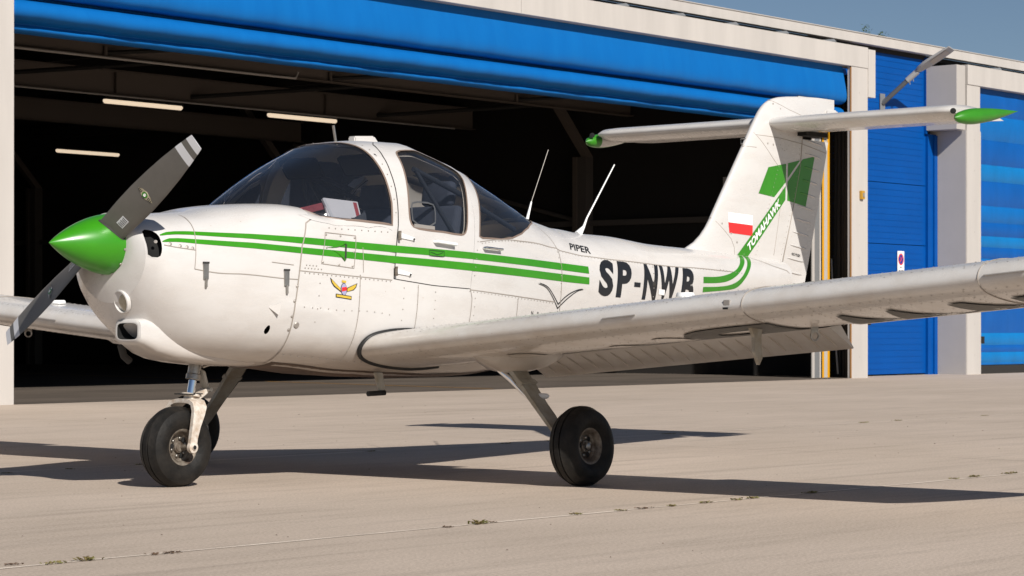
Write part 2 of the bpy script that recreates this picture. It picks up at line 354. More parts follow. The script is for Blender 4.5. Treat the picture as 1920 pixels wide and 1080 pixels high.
inlet=smooth_poly([(.408,-.8587),(.44,-.9016),(.4597,-1.0039),(.4605,-1.1781),(.4557,-1.3492),(.4422,-1.5167),(.4011+.004,-1.58),(.405,-1.35),(.404,-1.1)],1)
exh=smooth_poly([(1.092,-2.15),(1.104,-2.195),(1.118,-2.19),(1.127,-2.14),(1.122,-2.09),(1.108,-2.085)],1)
# cowling (forward of the firewall)
cowl_out=[(.40,-PI)]+[(.40,p) for p in (-2.5,-2,-1.5,-1,-.5,0,.5,1,1.5,2,2.5)]+[(.40,PI)]+mir(caft)[::1]+[(1.40,.8),(1.42,.6),(1.40,.3),(1.39,0),(1.40,-.3),(1.42,-.6),(1.40,-.8)]+caft[::-1]
region('cowling',body,cowl_out,M['white'],AC,holes=[inlet,mir(inlet),exh],step=.035)
# engine bay seen through the openings
region('engine_baffle',lambda x,p:(x,body(x,p)[1]*.86,1.15+(body(x,p)[2]-1.15)*.9),[(.41,-PI),(.41,PI),(1.25,PI),(1.25,-PI)],M['hole'],AC,step=.08)
# nose bowl front face, rings running in to the spinner backplate
bm=bmesh.new(); rings=[]
for k,t in enumerate((0,.12,.3,.55,.8,1)):
    ring=[]
    for i in range(72):
        ph=-PI+2*PI*i/72; p=Vector(body(.40,ph)); c=Vector((.372,.165*math.sin(ph),1.285+.165*math.cos(ph)))
        q=p.lerp(c,t); q.x=.40-.028*math.sin(t*PI/2); ring.append(bm.verts.new(q))
    rings.append(ring)
for a,b in zip(rings,rings[1:]):
    for i in range(72): bm.faces.new((a[i],a[(i+1)%72],b[(i+1)%72],b[i]))
bm.faces.new(rings[-1]); bmesh.ops.recalc_face_normals(bm,faces=bm.faces)
from_bm(bm,'nose_bowl',M['white'],AC,auto=50)
skin_out=portf+mir(portf)[::-1]+[(3.0,PI),(5.0,PI),(6.44,PI),(6.44,0),(6.44,-PI),(5,-PI),(3,-PI)]
region('fuselage_skin',skin,skin_out,M['white'],AC,holes=[door,mir(door),rwin],step=.05)
for sg in (1,-1):
    f=(lambda L:L) if sg==1 else mir
    d=region('door',cabin,f(door),M['white'],AC,holes=[f(dwin_s)],off=.0035,step=.045)
    region('door_window',cabin,f(dwin_s),M['glass'],d,off=-.004,step=.05)
    ribbon('door_seal',cabin,f(door),.009,.0012,M['dkline'],d,closed=True)
    ribbon('window_trim',cabin,f(dwin_s),.011,.005,M['trim'],d,closed=True)
ribbon('window_trim',cabin,rwin,.010,.0022,M['trim'],AC,closed=True)
region('rear_window',cabin,rwin,M['glass'],AC,off=-.003,step=.05)
wsh=[(.945,-1.2),(1.2,-1.25)]+sill[1:]+hoop
wsh=[(.945,-1.3),(1.1,-1.35),(1.3,-1.25)]+sill[1:]+hoop
region('windshield',cabin,wsh+mir(wsh)[::-1],M['glass'],AC,off=-.002,step=.045)
for L in (sill[1:]+hoop,):
    full=L+mir(L)[::-1]
    ribbon('windshield_trim',cabin,full,.012,.0028,M['trim'],AC)
for sg in (1,-1):   # fairing between the glass and the fuselage side
    bm=bmesh.new(); rows=[]
    A_=dens(smooth_poly([(1.30,-.60),(1.345,-.74)]+sill,1,False),.03,False); B_=[(1.33,-.80)]+sillb
    for i in range(41):
        t=i/40; xa=1.33+(1.9351-1.33)*t
        def yi(L,x):
            for a,b in zip(L,L[1:]):
                if a[0]<=x<=b[0]: return a[1]+(b[1]-a[1])*(x-a[0])/(b[0]-a[0])
            return L[-1][1] if x>L[-1][0] else L[0][1]
        pa=yi(A_,xa); pb=yi(B_,xa); g=Vector(cabin(xa,pa)); h_=Vector(body(xa,pb)); up=max(g.z,h_.z)
        bd_=Vector(body(xa,pa)); 
        s0=sst(1.37,1.47,xa); top_=Vector(body(xa,-.80)); g=top_.lerp(g,s0)
        mid=(g+h_)/2; mid.z=h_.z*.35+g.z*.65; mid.y=h_.y*.72+g.y*.28
        row=[]
        for k in range(9):
            s_=k/8; q=g*(1-s_)**2+mid*2*s_*(1-s_)+h_*s_**2; q.y*=-sg*-1 if sg==1 else -1; row.append(bm.verts.new(q+Vector((0,0,.0015))))
        rows.append(row)
    for a,b in zip(rows,rows[1:]):
        for k in range(8): bm.faces.new((a[k],a[k+1],b[k+1],b[k]))
    bmesh.ops.recalc_face_normals(bm,faces=bm.faces); from_bm(bm,'sill_fairing',M['white'],AC)
# interior lining, seen through the glass
inner=lambda x,p:(lambda q:(q[0],q[1]*.955,1.16+(q[2]-1.16)*.955))(cabin(x,p))
region('headliner',inner,[(1.97,-1.0),(1.97,1.0),(2.76,.62),(2.80,0),(2.76,-.62)],M['beige'],AC,holes=[],step=.08) if 0 else None
lin=[(1.96,-PI),(1.96,PI),(3.75,PI),(3.75,-PI)]
region('cabin_lining',inner,lin,M['beige'],AC,holes=[[(x,p) for x,p in dwin],mir(dwin),[(x+(.0 if x<3.3 else .01),p) for x,p in rwin]],step=.06)
deck=lambda x,p:(lambda q:(q[0],q[1]*.97,1.15+(q[2]-1.15)*.972))(body(x,p))
region('glareshield',deck,[(1.2,-1.15),(1.2,1.15),(1.78,1.15),(1.80,.6),(1.80,-.6),(1.78,-1.15)],M['darkint'],AC,step=.07)
box('instrument_panel',(1.79,0,1.27),(.03,.92,.38),M['darkint'],AC)
box('cabin_floor',(2.5,0,.74),(1.5,.78,.03),M['darkint'],AC)
box('parcel_shelf',(3.20,0,1.20),(.95,.80,.02),M['beige'],AC)
box('rear_bulkhead',(2.74,0,1.05),(.02,.90,.34),M['beige'],AC)
for y in (-.26,.26):
    s=box('seat',(2.30,y,1.0),(.48,.42,.14),M['seat'],AC,bev=.03)
    bm=bmesh.new(); box_bm(bm,(0,0,0),(.10,.42,.52),.03,M4=Matrix.Translation((2.56,y,1.30))@Matrix.Rotation(R(12),4,'Y')); from_bm(bm,'backrest',M['seat'],s)
    bm=bmesh.new(); box_bm(bm,(0,0,0),(.07,.24,.15),.03,M4=Matrix.Translation((2.63,y,1.63))@Matrix.Rotation(R(8),4,'Y')); from_bm(bm,'headrest',M['seat'],s)
for sg in (-1,1):
    tube('roof_brace',[(2.237,sg*.44,1.747),(2.535,sg*.455,1.40),(2.60,sg*.455,1.32)],.013,M['darkint'],AC,8)
    tube('roof_brace',[(2.225,sg*.44,1.75),(2.64,sg*.42,1.625),(2.811,sg*.40,1.56),(3.191,sg*.35,1.44)],.016,M['darkint'],AC,8)
    bm=bmesh.new(); box_bm(bm,(0,0,0),(.02,.30,.13),.02,M4=Matrix.Translation((2.0,sg*.24,1.77))@Matrix.Rotation(R(-35),4,'Y')); from_bm(bm,'sun_visor',M['darkint'],AC)
tube('yoke_column',[(1.79,-.26,1.36),(1.95,-.26,1.36)],.012,M['darkint'],AC)
prism('shelf_placard',[(3.02,-.405,1.235),(3.16,-.39,1.235),(3.145,-.385,1.33),(3.04,-.40,1.33)],(0,.01,0),M['darkint'],AC)
# door vent window
vw=[(2.095,-1.235),(2.27,-1.24),(2.285,-1.12),(2.27,-1.075),(2.11,-1.075),(2.092,-1.12)]
ribbon('vent_window_frame',cabin,smooth_poly(vw,1),.010,.004,M['metal'],AC,closed=True)
ribbon('vent_window_hinge',cabin,[(2.10,-1.243),(2.265,-1.248)],.02,.006,M['rivet'],AC)
# --- stripes ---
def band(name,t,b,m,off=.0018,fn=on_skin,parent=AC):
    bm=bmesh.new(); n=60
    def at(L,s):
        s*=len(L)-1; i=min(int(s),len(L)-2); f=s-i; return (L[i][0]+(L[i+1][0]-L[i][0])*f,L[i][1]+(L[i+1][1]-L[i][1])*f)
    T=smooth_poly(t,2,False); B=smooth_poly(b,2,False); rows=[]
    for i in range(n+1):
        p,q=at(T,i/n),at(B,i/n); rows.append([bm.verts.new(fn(p[0]+(q[0]-p[0])*k/3,p[1]+(q[1]-p[1])*k/3,off)) for k in range(4)])
    for a,c in zip(rows,rows[1:]):
        for k in range(3): bm.faces.new((a[k],a[k+1],c[k+1],c[k]))
    return from_bm(bm,name,m,parent)
def res(L,xs):   # resample a polyline at given x
    o=[]
    for x in xs:
        for a,b in zip(L,L[1:]):
            if a[0]<=x<=b[0]: o.append((x,a[1]+(b[1]-a[1])*(x-a[0])/(b[0]-a[0]))); break
    return o
s1t=[(.4665,1.3307),(.5028,1.3441),(.56,1.35),(.6339,1.3522),(1.0,1.347),(1.3229,1.3367),(1.9649,1.3066),(2.6043,1.2828),(3.2,1.2585),(3.588,1.2408),(3.8402,1.2278)]
s1b=[(.4665,1.3251),(.5094,1.3301),(.56,1.3335),(.6339,1.3338),(1.0,1.321),(1.3229,1.3018),(1.9649,1.2675),(2.6043,1.2444),(3.2,1.2175),(3.588,1.1978),(3.8402,1.184)]
s2t=[(.4665,1.2972),(.5016,1.3118),(.56,1.314),(.6339,1.312),(1.0,1.300),(1.3229,1.2812),(1.9649,1.2474),(2.6043,1.2205),(3.2,1.193),(3.588,1.174),(3.8402,1.1608)]
s2b=[(.4665,1.2925),(.5461,1.2942),(.60,1.292),(.6569,1.288),(1.0,1.270),(1.3229,1.2482),(1.9649,1.2074),(2.6043,1.1763),(3.2,1.149),(3.588,1.1288),(3.8402,1.1182)]
xs=[.4666+ (3.8402-.4666)*(i/90)**1.15 for i in range(91)]; xs[-1]=3.84
for t,b,nm in ((s1t,s1b,'upper_stripe'),(s2t,s2b,'lower_stripe')):
    for side in (-1,1):
        bm=bmesh.new(); rows=[]
        T,B=res(t,xs),res(b,xs)
        for (x,z1),(_,z2) in zip(T,B): rows.append([bm.verts.new(on_skin(x,z1+(z2-z1)*k/3,.0055 if 1.93<x<2.60 else .0022,side)) for k in range(4)])
        for a,c in zip(rows,rows[1:]):
            for k in range(3): bm.faces.new((a[k],a[k+1],c[k+1],c[k]))
        from_bm(bm,'stripe',M['green'],AC)
# aft stripes curving up to the fin
for t,b in (([(5.22,1.1887),(5.401,1.1899),(5.5433,1.2086),(5.6582,1.2398),(5.7393,1.2854),(5.7881,1.3199),(5.84,1.345)],[(5.22,1.1461),(5.4024,1.1488),(5.5426,1.1617),(5.6638,1.2017),(5.7751,1.2677),(5.8518,1.3214),(5.885,1.345)]),
            ([(5.22,1.1213),(5.4064,1.1238),(5.5818,1.137),(5.703,1.1751),(5.8004,1.2499),(5.876,1.3145),(5.905,1.345)],[(5.22,1.0859),(5.5554,1.1042),(5.6769,1.1202),(5.7753,1.1853),(5.8523,1.2509),(5.9243,1.3119),(5.96,1.34)])):
    for side in (-1,1): band('stripe',t,b,M['tail_green'],fn=lambda x,z,o,side=side:on_skin(x,z,o,side))
# --- lettering on the fuselage side ---
for i,(ch,u0,u1) in enumerate((('S',0,.140),('P',.178,.318),('-',.352,.415),('N',.448,.590),('W',.605,.812),('B',.852,.985))):
    def reg(u,v,u0=u0,u1=u1,ch=ch):
        if ch=='-': v=.33+v*.13
        U=u0+(u1-u0)*u
        x=3.939+.034*v+U*(5.12-3.955); zt=1.2773-.0416*U; zb=1.0539-.0416*U-.004
        return on_skin(x,zb+(zt-zb)*v,.0022)
    lettering('registration_letter',ch,reg,M['black'],AC,bold=.045,step=.12)
lettering('maker_name','PIPER',quadmap((3.70,1.3303),(3.92,1.309),(3.945,1.351),(3.735,1.3719),lambda x,z:on_skin(x,z,.0022)),M['black'],AC,bold=.018,shear=0,step=.2)
lettering('small_print','N',quadmap((3.205,.925),(3.225,.924),(3.225,.95),(3.205,.951),lambda x,z:on_skin(x,z,.0022)),M['black'],AC,step=.3)
lettering('small_print','8',quadmap((3.27,.92),(3.286,.92),(3.286,.945),(3.27,.946),lambda x,z:on_skin(x,z,.0022)),M['black'],AC,step=.3)
# bird shaped line emblem (two nested V curves)
for k,(l,c,r_) in enumerate((((3.27,1.1136),(3.4975,.9682),(3.775,1.0849)),((3.285,1.1186),(3.50,.993),(3.765,1.0889)))):
    L=[(l[0],l[1]),(l[0]+.09,l[1]-.018),(l[0]+.15,l[1]-.065),c]; Rr=[c,(c[0]+.09,c[1]+.055),(r_[0]-.07,r_[1]-.008),r_]
    for seg in (L,Rr):
        seg=smooth_poly(seg,2,False); bm=bmesh.new(); pv=[]
        for i,(x,z) in enumerate(seg):
            t=i/(len(seg)-1); wd=.0055*(.3+.7*(t if seg[0][0]<3.4 else 1-t))
            pv.append((bm.verts.new(on_skin(x,z+wd,.0022)),bm.verts.new(on_skin(x,z-wd,.0022))))
        for a,b in zip(pv,pv[1:]): bm.faces.new((a[0],a[1],b[1],b[0]))
        from_bm(bm,'line_emblem',M['black'],AC)
# winged club badge on the cowl side
def em(u,v): # u,v in metres about centre
    return on_skin(1.583+u,1.06+v-.12*u,.0024)
def ell(cx,cy,a,b,n=18): return [(cx+a*math.cos(2*PI*i/n),cy+b*math.sin(2*PI*i/n)) for i in range(n)]
bd=decal('badge_outline',[ell(0,0,.022,.034),[(-.02,.0),(-.096,.052),(-.088,.026),(-.07,.006),(-.02,-.018)],[(.02,-.012),(.07,.004),(.088,.022),(.096,.046),(.02,.01)],[(-.056,-.050),(.056,-.050),(.056,-.030),(-.056,-.030)]],em,M['black'],AC)
em2=lambda u,v:on_skin(1.583+u,1.06+v-.12*u,.0036)
decal('badge_wing',[[(-.024,.0),(-.088,.044),(-.082,.026),(-.066,.010),(-.024,-.012)],[(.024,-.009),(.066,.007),(.083,.024),(.088,.040),(.024,.008)],[(-.014,.036),(.014,.036),(.016,.048),(-.016,.048)],[(-.052,-.046),(.052,-.046),(.052,-.034),(-.052,-.034)]],em2,M['yellow'],bd)
decal('badge_shield',[ell(0,0,.019,.031)],em2,M['lilac'],bd)
decal('badge_ribbon',[[(-.016,-.014),(.018,-.004),(.018,.016),(-.016,.008)]],lambda u,v:on_skin(1.583+u,1.06+v-.12*u,.0046),M['red'],bd)
# --- seams and panel lines ---
def zx(L,fn=skin): return [(x,xz_phi(x,z,fn)) for x,z in L]
zl=lambda x0,z0,x1,z1,n=14:[(x0+(x1-x0)*i/n,xz_phi(x0+(x1-x0)*i/n,z0+(z1-z0)*i/n)) for i in range(n+1)]
seams=[caft[1:],[(.7024,-.45),(.7024,-.5596),(.69,-.75),(.6806,-.8693),(.665,-1.02),(.6505,-1.1904),(.640,-1.38),(.6336,-1.5424)],[(.6336,-1.5424),(.75,-1.53),(.907,-1.515),(1.1,-1.53),(1.277,-1.5479)],
 [(.47,-1.215),(.65,-1.225)],
 zl(1.2783,1.1578,1.9287,1.1151),zl(2.5701,1.0694,3.4608,1.0067),[(2.5701,-1.70),(2.59,-1.8),(2.57,-2.3)],
 [(2.6659,-1.30),(3.1,-1.19),(3.53,-1.0835),(3.5699,-1.1124),(4.2,-1.15),(5.1068,-1.2258),(5.6184,-1.3367)],
 [(3.3945,-.70),(3.45,-.6561),(3.52,-.9),(3.5441,-1.1223),(3.535,-1.5),(3.5248,-1.8047),(3.52,-2.2)],
 [(1.72,-1.33),(1.722,-1.6)],[(1.70,-1.62),(1.69,-2.4)],[(2.13,-1.70),(2.12,-2.3)],[(5.86,-.3),(6.0,-.6),(6.2,-.95),(6.37,-1.15),(6.40,-1.3)],[(3.05,-1.8),(3.04,-2.2)]]
bm=bmesh.new()
for L in seams:
    ribbon('',skin if L[0][0]>1.3 else body,L,.0038,.0028,None,None,bm=bm); ribbon('',skin if L[0][0]>1.3 else body,mir(L),.0038,.0028,None,None,bm=bm)
from_bm(bm,'panel_seams',M['line'],AC)
for L in (caft[1:],): 
    ribbon('cowl_joint',skin,L,.007,.0032,M['line'],AC); ribbon('cowl_joint',skin,mir(L),.007,.0032,M['line'],AC)
# access panels
L=[]
for a,b in (((1.4652,1.367),(1.6778,1.3533)),((1.6778,1.3533),(1.6549,1.1756)),((1.6549,1.1756),(1.4287,1.1975)),((1.4287,1.1975),(1.4652,1.367))): L+=zl(*a,*b)[:-1]
ribbon('access_panel_edge',skin,L,.0035,.003,M['line'],AC,closed=True)
ribbon('access_panel_edge',body,zl(1.105,1.20,1.245,1.187)[::1],.003,.003,M['line'],AC)
# rivets
rb=bmesh.new()
def rivets(L,sp,r=.0042,fn=skin):
    P=[Vector(fn(x,p)) for x,p in L]; acc=0
    for i in range(len(L)-1):
        d=(P[i+1]-P[i]).length; t=acc
        while t<d:
            f=t/d; x=L[i][0]+(L[i+1][0]-L[i][0])*f; p=L[i][1]+(L[i+1][1]-L[i][1])*f
            c=Vector(fn(x,p)); n=nrm(fn,x,p); a=n.orthogonal().normalized(); b=n.cross(a)
            top_=rb.verts.new(c+n*(.0055)); ring=[rb.verts.new(c+n*.0018+(a*math.cos(k*PI/3)+b*math.sin(k*PI/3))*r) for k in range(6)]
            for k in range(6): rb.faces.new((top_,ring[k],ring[(k+1)%6]))
            t+=sp
        acc=t-d
for L,sp in (([(1.32,-1.86),(1.6,-1.93),(1.95,-1.99)],.055),([(1.42,-1.62),(1.40,-2.1)],.07),([(1.70,-1.62),(1.69,-2.4)],.06),([(2.02,-1.74),(2.01,-2.4)],.06),([(2.13,-1.72),(2.12,-2.3)],.05),([(2.27,-1.75),(2.26,-2.3)],.05),([(2.62,-1.80),(2.61,-2.2)],.05),
   (zl(1.32,1.146,1.93,1.106),.03),(zl(1.50,1.392,1.94,1.378),.045),(zl(2.57,1.060,3.46,.998),.035),([(2.69,-1.31),(3.1,-1.2),(3.53,-1.09)],.035),([(3.56,-1.125),(4.2,-1.163),(5.1068,-1.24),(5.6,-1.34)],.035),([(3.53,-1.15),(3.52,-2.2)],.045),([(2.65,-1.3),(2.61,-1.6)],.05),([(3.05,-1.8),(3.04,-2.2)],.05),([(4.6,-1.25),(4.6,-2.3)],.05),
   (zl(1.32,1.172,1.43,1.166,5),.022),(zl(1.33,1.188,1.40,1.184,4),.022),([(1.972,-.2),(1.972,-1.2)],.06),([(1.3,-2.45),(1.9,-2.45)],.05),([(5.45,-1.27),(5.75,-1.38)],.04)):
    rivets(L,sp); rivets(mir(L),sp)
for x,p in ((.435,-1.18),(.505,-1.175),(.56,-1.185),(.60,-1.19),(.632,-1.2),(1.268,-1.63),(1.253,-1.80),(1.246,-1.97),(1.243,-2.12)): rivets([(x,p),(x+.001,p)],.1,.010,body)
for x,z in ((1.47,1.355),(1.57,1.35),(1.668,1.342),(1.467,1.285),(1.655,1.265),(1.44,1.206),(1.55,1.193),(1.645,1.187)): p=xz_phi(x,z); rivets([(x,p),(x+.001,p)],.1,.007)
from_bm(rb,'rivet_heads',M['rivet'],AC,kind='stuff',smooth=False)
# NACA duct, drain duct
def duct(pts,depth,m=M['dkline'],nm='duct_opening'): return decal(nm,[pts],lambda x,z:on_skin(x,z,.003),m,AC,.05)
duct([(1.596,1.308),(1.608,1.305),(1.600,1.222),(1.588,1.224)],0)
bm=bmesh.new()   # raised lips of the scooped duct
for a,b in (((1.475,1.285),(1.598,1.312)),((1.49,1.272),(1.592,1.219))):
    tube_bm(bm,[on_skin(a[0]+(b[0]-a[0])*t,a[1]+(b[1]-a[1])*(t**2),.002) for t in (0,.25,.5,.75,1)],[.001,.003,.005,.007,.008],6)
from_bm(bm,'duct_lip',M['green'],AC)
duct([(1.162,.985),(1.17,.985),(1.156,.925),(1.148,.925)],0)
prism('drain_scoop',[on_skin(1.09,.96,.001),on_skin(1.16,.988,.02),on_skin(1.148,.922,.02)],(0,.004,0),M['white'],AC)
# cowl latches
for x,z in ((.70,1.188),(1.197,1.158)):
    p=[on_skin(x-.016,z,.008),on_skin(x+.016,z,.008),on_skin(x+.014,z-.085,.008),on_skin(x-.014,z-.085,.008)]
    l=prism('cowl_latch',p,(0,.008,0),M['metal'],AC)
    prism('latch_bar',[on_skin(x-.018,z+.006,.011),on_skin(x+.018,z+.006,.011),on_skin(x+.018,z-.004,.011),on_skin(x-.018,z-.004,.011)],(0,.006,0),M['dkline'],l)
    tube('latch_hook',[on_skin(x,z-.08,.008),on_skin(x+.002,z-.125,.008)],.007,M['metal'],l,6)
# oil/fuel drain cap
lathe('drain_cap',[(0,.004),(.014,.004),(.018,0)],on_skin(1.285,.865,.001),nrm(skin,1.285,xz_phi(1.285,.865)),M['rivet'],AC,16)
# landing light in the chin
c=Vector(body(.4085,-2.73)); n_=Vector((-.97,.10,-.22)).normalized(); c=Vector((.396,-.088,.985))
lathe('landing_light',[(.062,-.02),(.0625,.001),(.057,.004),(.052,-.004),(.049,-.02)],c,n_,M['white'],AC,36,label='round landing light recessed in the chin')
lathe('light_lens',[(0,-.002),(.02,-.003),(.036,-.006),(.046,-.010),(.0505,-.010)],c+n_*.001,n_,M['lens'],bpy.data.objects['landing_light'],30)
lathe('chin_air_hole',[(0,.004),(.014,.004),(.020,.0)],Vector((.388,-.150,1.115)),(-.9,-.45,-.1),M['hole'],AC,20)
# chin scoop
bm=bmesh.new(); rs=[]
for x,cy,hw,zt_,zb_ in ((.425,-.104,.090,.880,.785),(.43,-.104,.103,.893,.772),(.46,-.102,.108,.90,.758),(.55,-.086,.125,.90,.715),(.68,-.055,.15,.88,.682),(.85,-.02,.19,.84,.662),(1.05,0,.22,.80,.645),(1.22,0,.22,.76,.640)):
    ring=[]
    for i in range(28):
        a=2*PI*i/28; n=5; s,cc=math.sin(a),math.cos(a); r=(abs(s)**n+abs(cc)**n)**(-1/n)
        ring.append(bm.verts.new((x,cy+hw*s*r,(zt_+zb_)/2+(zt_-zb_)/2*cc*r)))
    rs.append(ring)
for a,b in zip(rs,rs[1:]):
    for i in range(28): bm.faces.new((a[i],a[(i+1)%28],b[(i+1)%28],b[i]))
bmesh.ops.recalc_face_normals(bm,faces=bm.faces); sc=from_bm(bm,'chin_scoop',M['white'],AC,auto=60)
bm=bmesh.new(); prev=None
for x,k in ((.4255,.90),(.47,.86),(.54,.8)):
    ring=[bm.verts.new((x,-.104+.090*k*math.sin(2*PI*i/28)*(abs(math.sin(2*PI*i/28))**5+abs(math.cos(2*PI*i/28))**5)**-.2,.8325+.0475*k*math.cos(2*PI*i/28)*(abs(math.sin(2*PI*i/28))**5+abs(math.cos(2*PI*i/28))**5)**-.2)) for i in range(28)]
    if prev:
        for i in range(28): bm.faces.new((prev[i],prev[(i+1)%28],ring[(i+1)%28],ring[i]))
    prev=ring
bm.faces.new(prev); from_bm(bm,'scoop_throat',M['hole'],sc)
bm=bmesh.new(); A=[bm.verts.new(v) for v in []]
r0=[(.425,-.104+.090*k*math.sin(2*PI*i/28)*(abs(math.sin(2*PI*i/28))**5+abs(math.cos(2*PI*i/28))**5)**-.2,.8325+.0475*k*math.cos(2*PI*i/28)*(abs(math.sin(2*PI*i/28))**5+abs(math.cos(2*PI*i/28))**5)**-.2) for k in (1,.90) for i in range(28)]
V=[bm.verts.new(v) for v in r0]
for i in range(28): bm.faces.new((V[i],V[(i+1)%28],V[28+(i+1)%28],V[28+i]))
from_bm(bm,'scoop_lip',M['white'],sc)
# belly fairing strip behind the cowl (exhaust stained)
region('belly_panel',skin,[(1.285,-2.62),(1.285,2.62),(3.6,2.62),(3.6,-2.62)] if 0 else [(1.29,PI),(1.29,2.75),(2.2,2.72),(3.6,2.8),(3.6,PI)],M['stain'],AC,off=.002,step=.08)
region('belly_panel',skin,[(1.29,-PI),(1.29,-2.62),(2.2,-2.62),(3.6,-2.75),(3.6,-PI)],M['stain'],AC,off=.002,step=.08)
tube('exhaust_pipe',[(.60,.16,.76),(.62,.16,.70),(.66,.16,.672)],.020,M['dkline'],AC,12)
# --- spinner and propeller ---
PX,PZ=.315,1.285
sp=lathe('spinner',[(.001,0)]+[(.160*(1-(1-t)**1.62)**.93,t*.385) for t in [i/30 for i in range(1,31)]]+[(.160,.392),(.150,.394)],(0,0,1.285),(1,0,0),M['green'],AC,64,auto=30)
lathe('spinner_backplate',[(.162,0),(.163,.006),(.150,.010)],(.386,0,1.285),(1,0,0),M['metal'],sp,48)
for k in range(12):
    a=2*PI*(k+.35)/12; lathe('spinner_screw',[(0,.003),(.006,.002),(.007,0)],(.365,.1615*math.cos(a),1.285+.1615*math.sin(a)),(-.1,math.cos(a),math.sin(a)),M['rivet'],sp,8)
def blade(sgn):
    d=Vector((0,-.843*sgn,.538*sgn)); t=Vector((0,.538*sgn,.843*sgn)); ax=Vector((1,0,0)); hub=Vector((PX,0,PZ))
    st=[(.06,.150,.035,36),(.12,.150,.034,36),(.20,.156,.028,34),(.30,.166,.022,31),(.42,.170,.018,27),(.55,.163,.014,23.5),(.68,.147,.012,20.5),(.80,.122,.009,18),(.88,.100,.007,17),(.915,.088,.005,16.5)]
    def sect(r,c,th,be):
        be=R(be); cd_=t*math.cos(be)-ax*math.sin(be); nn=cd_.cross(d).normalized(); 
        if nn.x>0: nn=-nn
        out=[]
        for k in range(24):
            a=2*PI*k/24; u=math.cos(a); v=math.sin(a); yy=th/2*v*(1-.35*u) if v>0 else th/2*v*.25
            out.append(hub+d*r+cd_*(c/2*u)+nn*yy)
        return out
    def interp(r):
        for a,b in zip(st,st[1:]):
            if a[0]<=r<=b[0]: f=(r-a[0])/(b[0]-a[0]); return [a[i]+(b[i]-a[i])*f for i in range(4)]
    def seg(name,r0,r1,n,m,parent,cap=False):
        bm=bmesh.new(); rr=[]
        for i in range(n+1): rr.append([bm.verts.new(p) for p in sect(*interp(r0+(r1-r0)*i/n))])
        for a,b in zip(rr,rr[1:]):
            for k in range(24): bm.faces.new((a[k],a[(k+1)%24],b[(k+1)%24],b[k]))
        if cap: bm.faces.new(rr[-1])
        bmesh.ops.recalc_face_normals(bm,faces=bm.faces); return from_bm(bm,name,m,parent,auto=45)
    b=seg('propeller_blade',.06,.785,22,M['propgrey'],AC)
    seg('blade_band',.785,.835,3,M['proptip'],b); seg('blade_band',.835,.872,2,M['propgrey'],b); seg('blade_band',.872,.9149,3,M['proptip'],b,True)
    # decals on the front face
    def face(r,u,off=.0015):
        q=interp(r); be=R(q[3]); cd_=t*math.cos(be)-ax*math.sin(be); nn=cd_.cross(d).normalized(); nn=-nn if nn.x>0 else nn
        uu=max(-.95,min(.95,u/(q[1]/2))); yy=q[2]/2*math.sqrt(1-uu*uu)*(1-.35*uu)
        return hub+d*r+cd_*u+nn*(yy+off)
    decal('blade_label',[[(.20,-.036),(.262,-.036),(.262,.008),(.20,.008)]],face,M['proptip'],b,.02)
    for q in range(5): decal('label_print',[[(.208+.011*q,-.032),(.2115+.011*q,-.032),(.2115+.011*q,.002-.004*(q%2)),(.208+.011*q,.002-.004*(q%2))]],lambda r,u:face(r,u,.003),M['black'],b,.02)
    decal('blade_logo',[[(.40,-.052),(.425,-.03),(.445,-.006),(.445,.018),(.425,.012),(.40,-.010)] if 0 else [(.455,-.058),(.47,-.03),(.478,0),(.47,.03),(.455,.052),(.447,.03),(.438,.018),(.432,0),(.438,-.018),(.447,-.034)]],face,M['yellow'] if 0 else M['lens'],b,.02)
    decal('logo_centre',[ell(.455,0,.017,.017)],lambda r,u:face(r,u,.003),M['tail_green'],b,.05)
    decal('logo_centre',[ell(.455,0,.010,.008)],lambda r,u:face(r,u,.0045),M['flagwhite'],b,.05)
    for k in (-1,1):
        for j in (0,1,2): decal('logo_bar',[[(.4475,k*(.024+.009*j)),(.4625,k*(.024+.009*j)),(.4625,k*(.028+.009*j)),(.4475,k*(.028+.009*j))]],lambda r,u:face(r,u,.003),M['black'],b,.05)
    # slot where the blade leaves the spinner
    bm=bmesh.new(); ring=[]
    for k in range(20):
        a=2*PI*k/20; ring.append((math.cos(a)*.066,math.sin(a)*.036))
    return b
blade(1); blade(-1)
for s_ in (1,-1):
    d=Vector((0,-.843*s_,.538*s_)); t_=Vector((0,.538*s_,.843*s_)); cd_=t_*math.cos(R(36))-Vector((1,0,0))*math.sin(R(36)); ring=[]
    for k in range(28):
        a=2*PI*k/28; q=cd_*(.084*math.cos(a))+cd_.cross(d)*(.026*math.sin(a)); x=PX+q.x; yz=Vector((q.y,q.z)); base=Vector((d.y,d.z))
        tt=min(1,max(.03,x/.385)); rr_=.160*(1-(1-tt)**1.62)**.93+.0015; w_=base*1.0; off=Vector((q.y,q.z)); off2=off-base*off.dot(base); l=math.sqrt(max(0,rr_**2-off2.length_squared)); ring.append((x,off2.x+base.x*l,1.285+off2.y+base.y*l))
    bm=bmesh.new(); ce=bm.verts.new(Vector((PX,0,PZ))+d*.1605); V=[bm.verts.new(v) for v in ring]
    for k in range(28): bm.faces.new((ce,V[k],V[(k+1)%28]))
    from_bm(bm,'blade_slot',M['dkline'],sp)
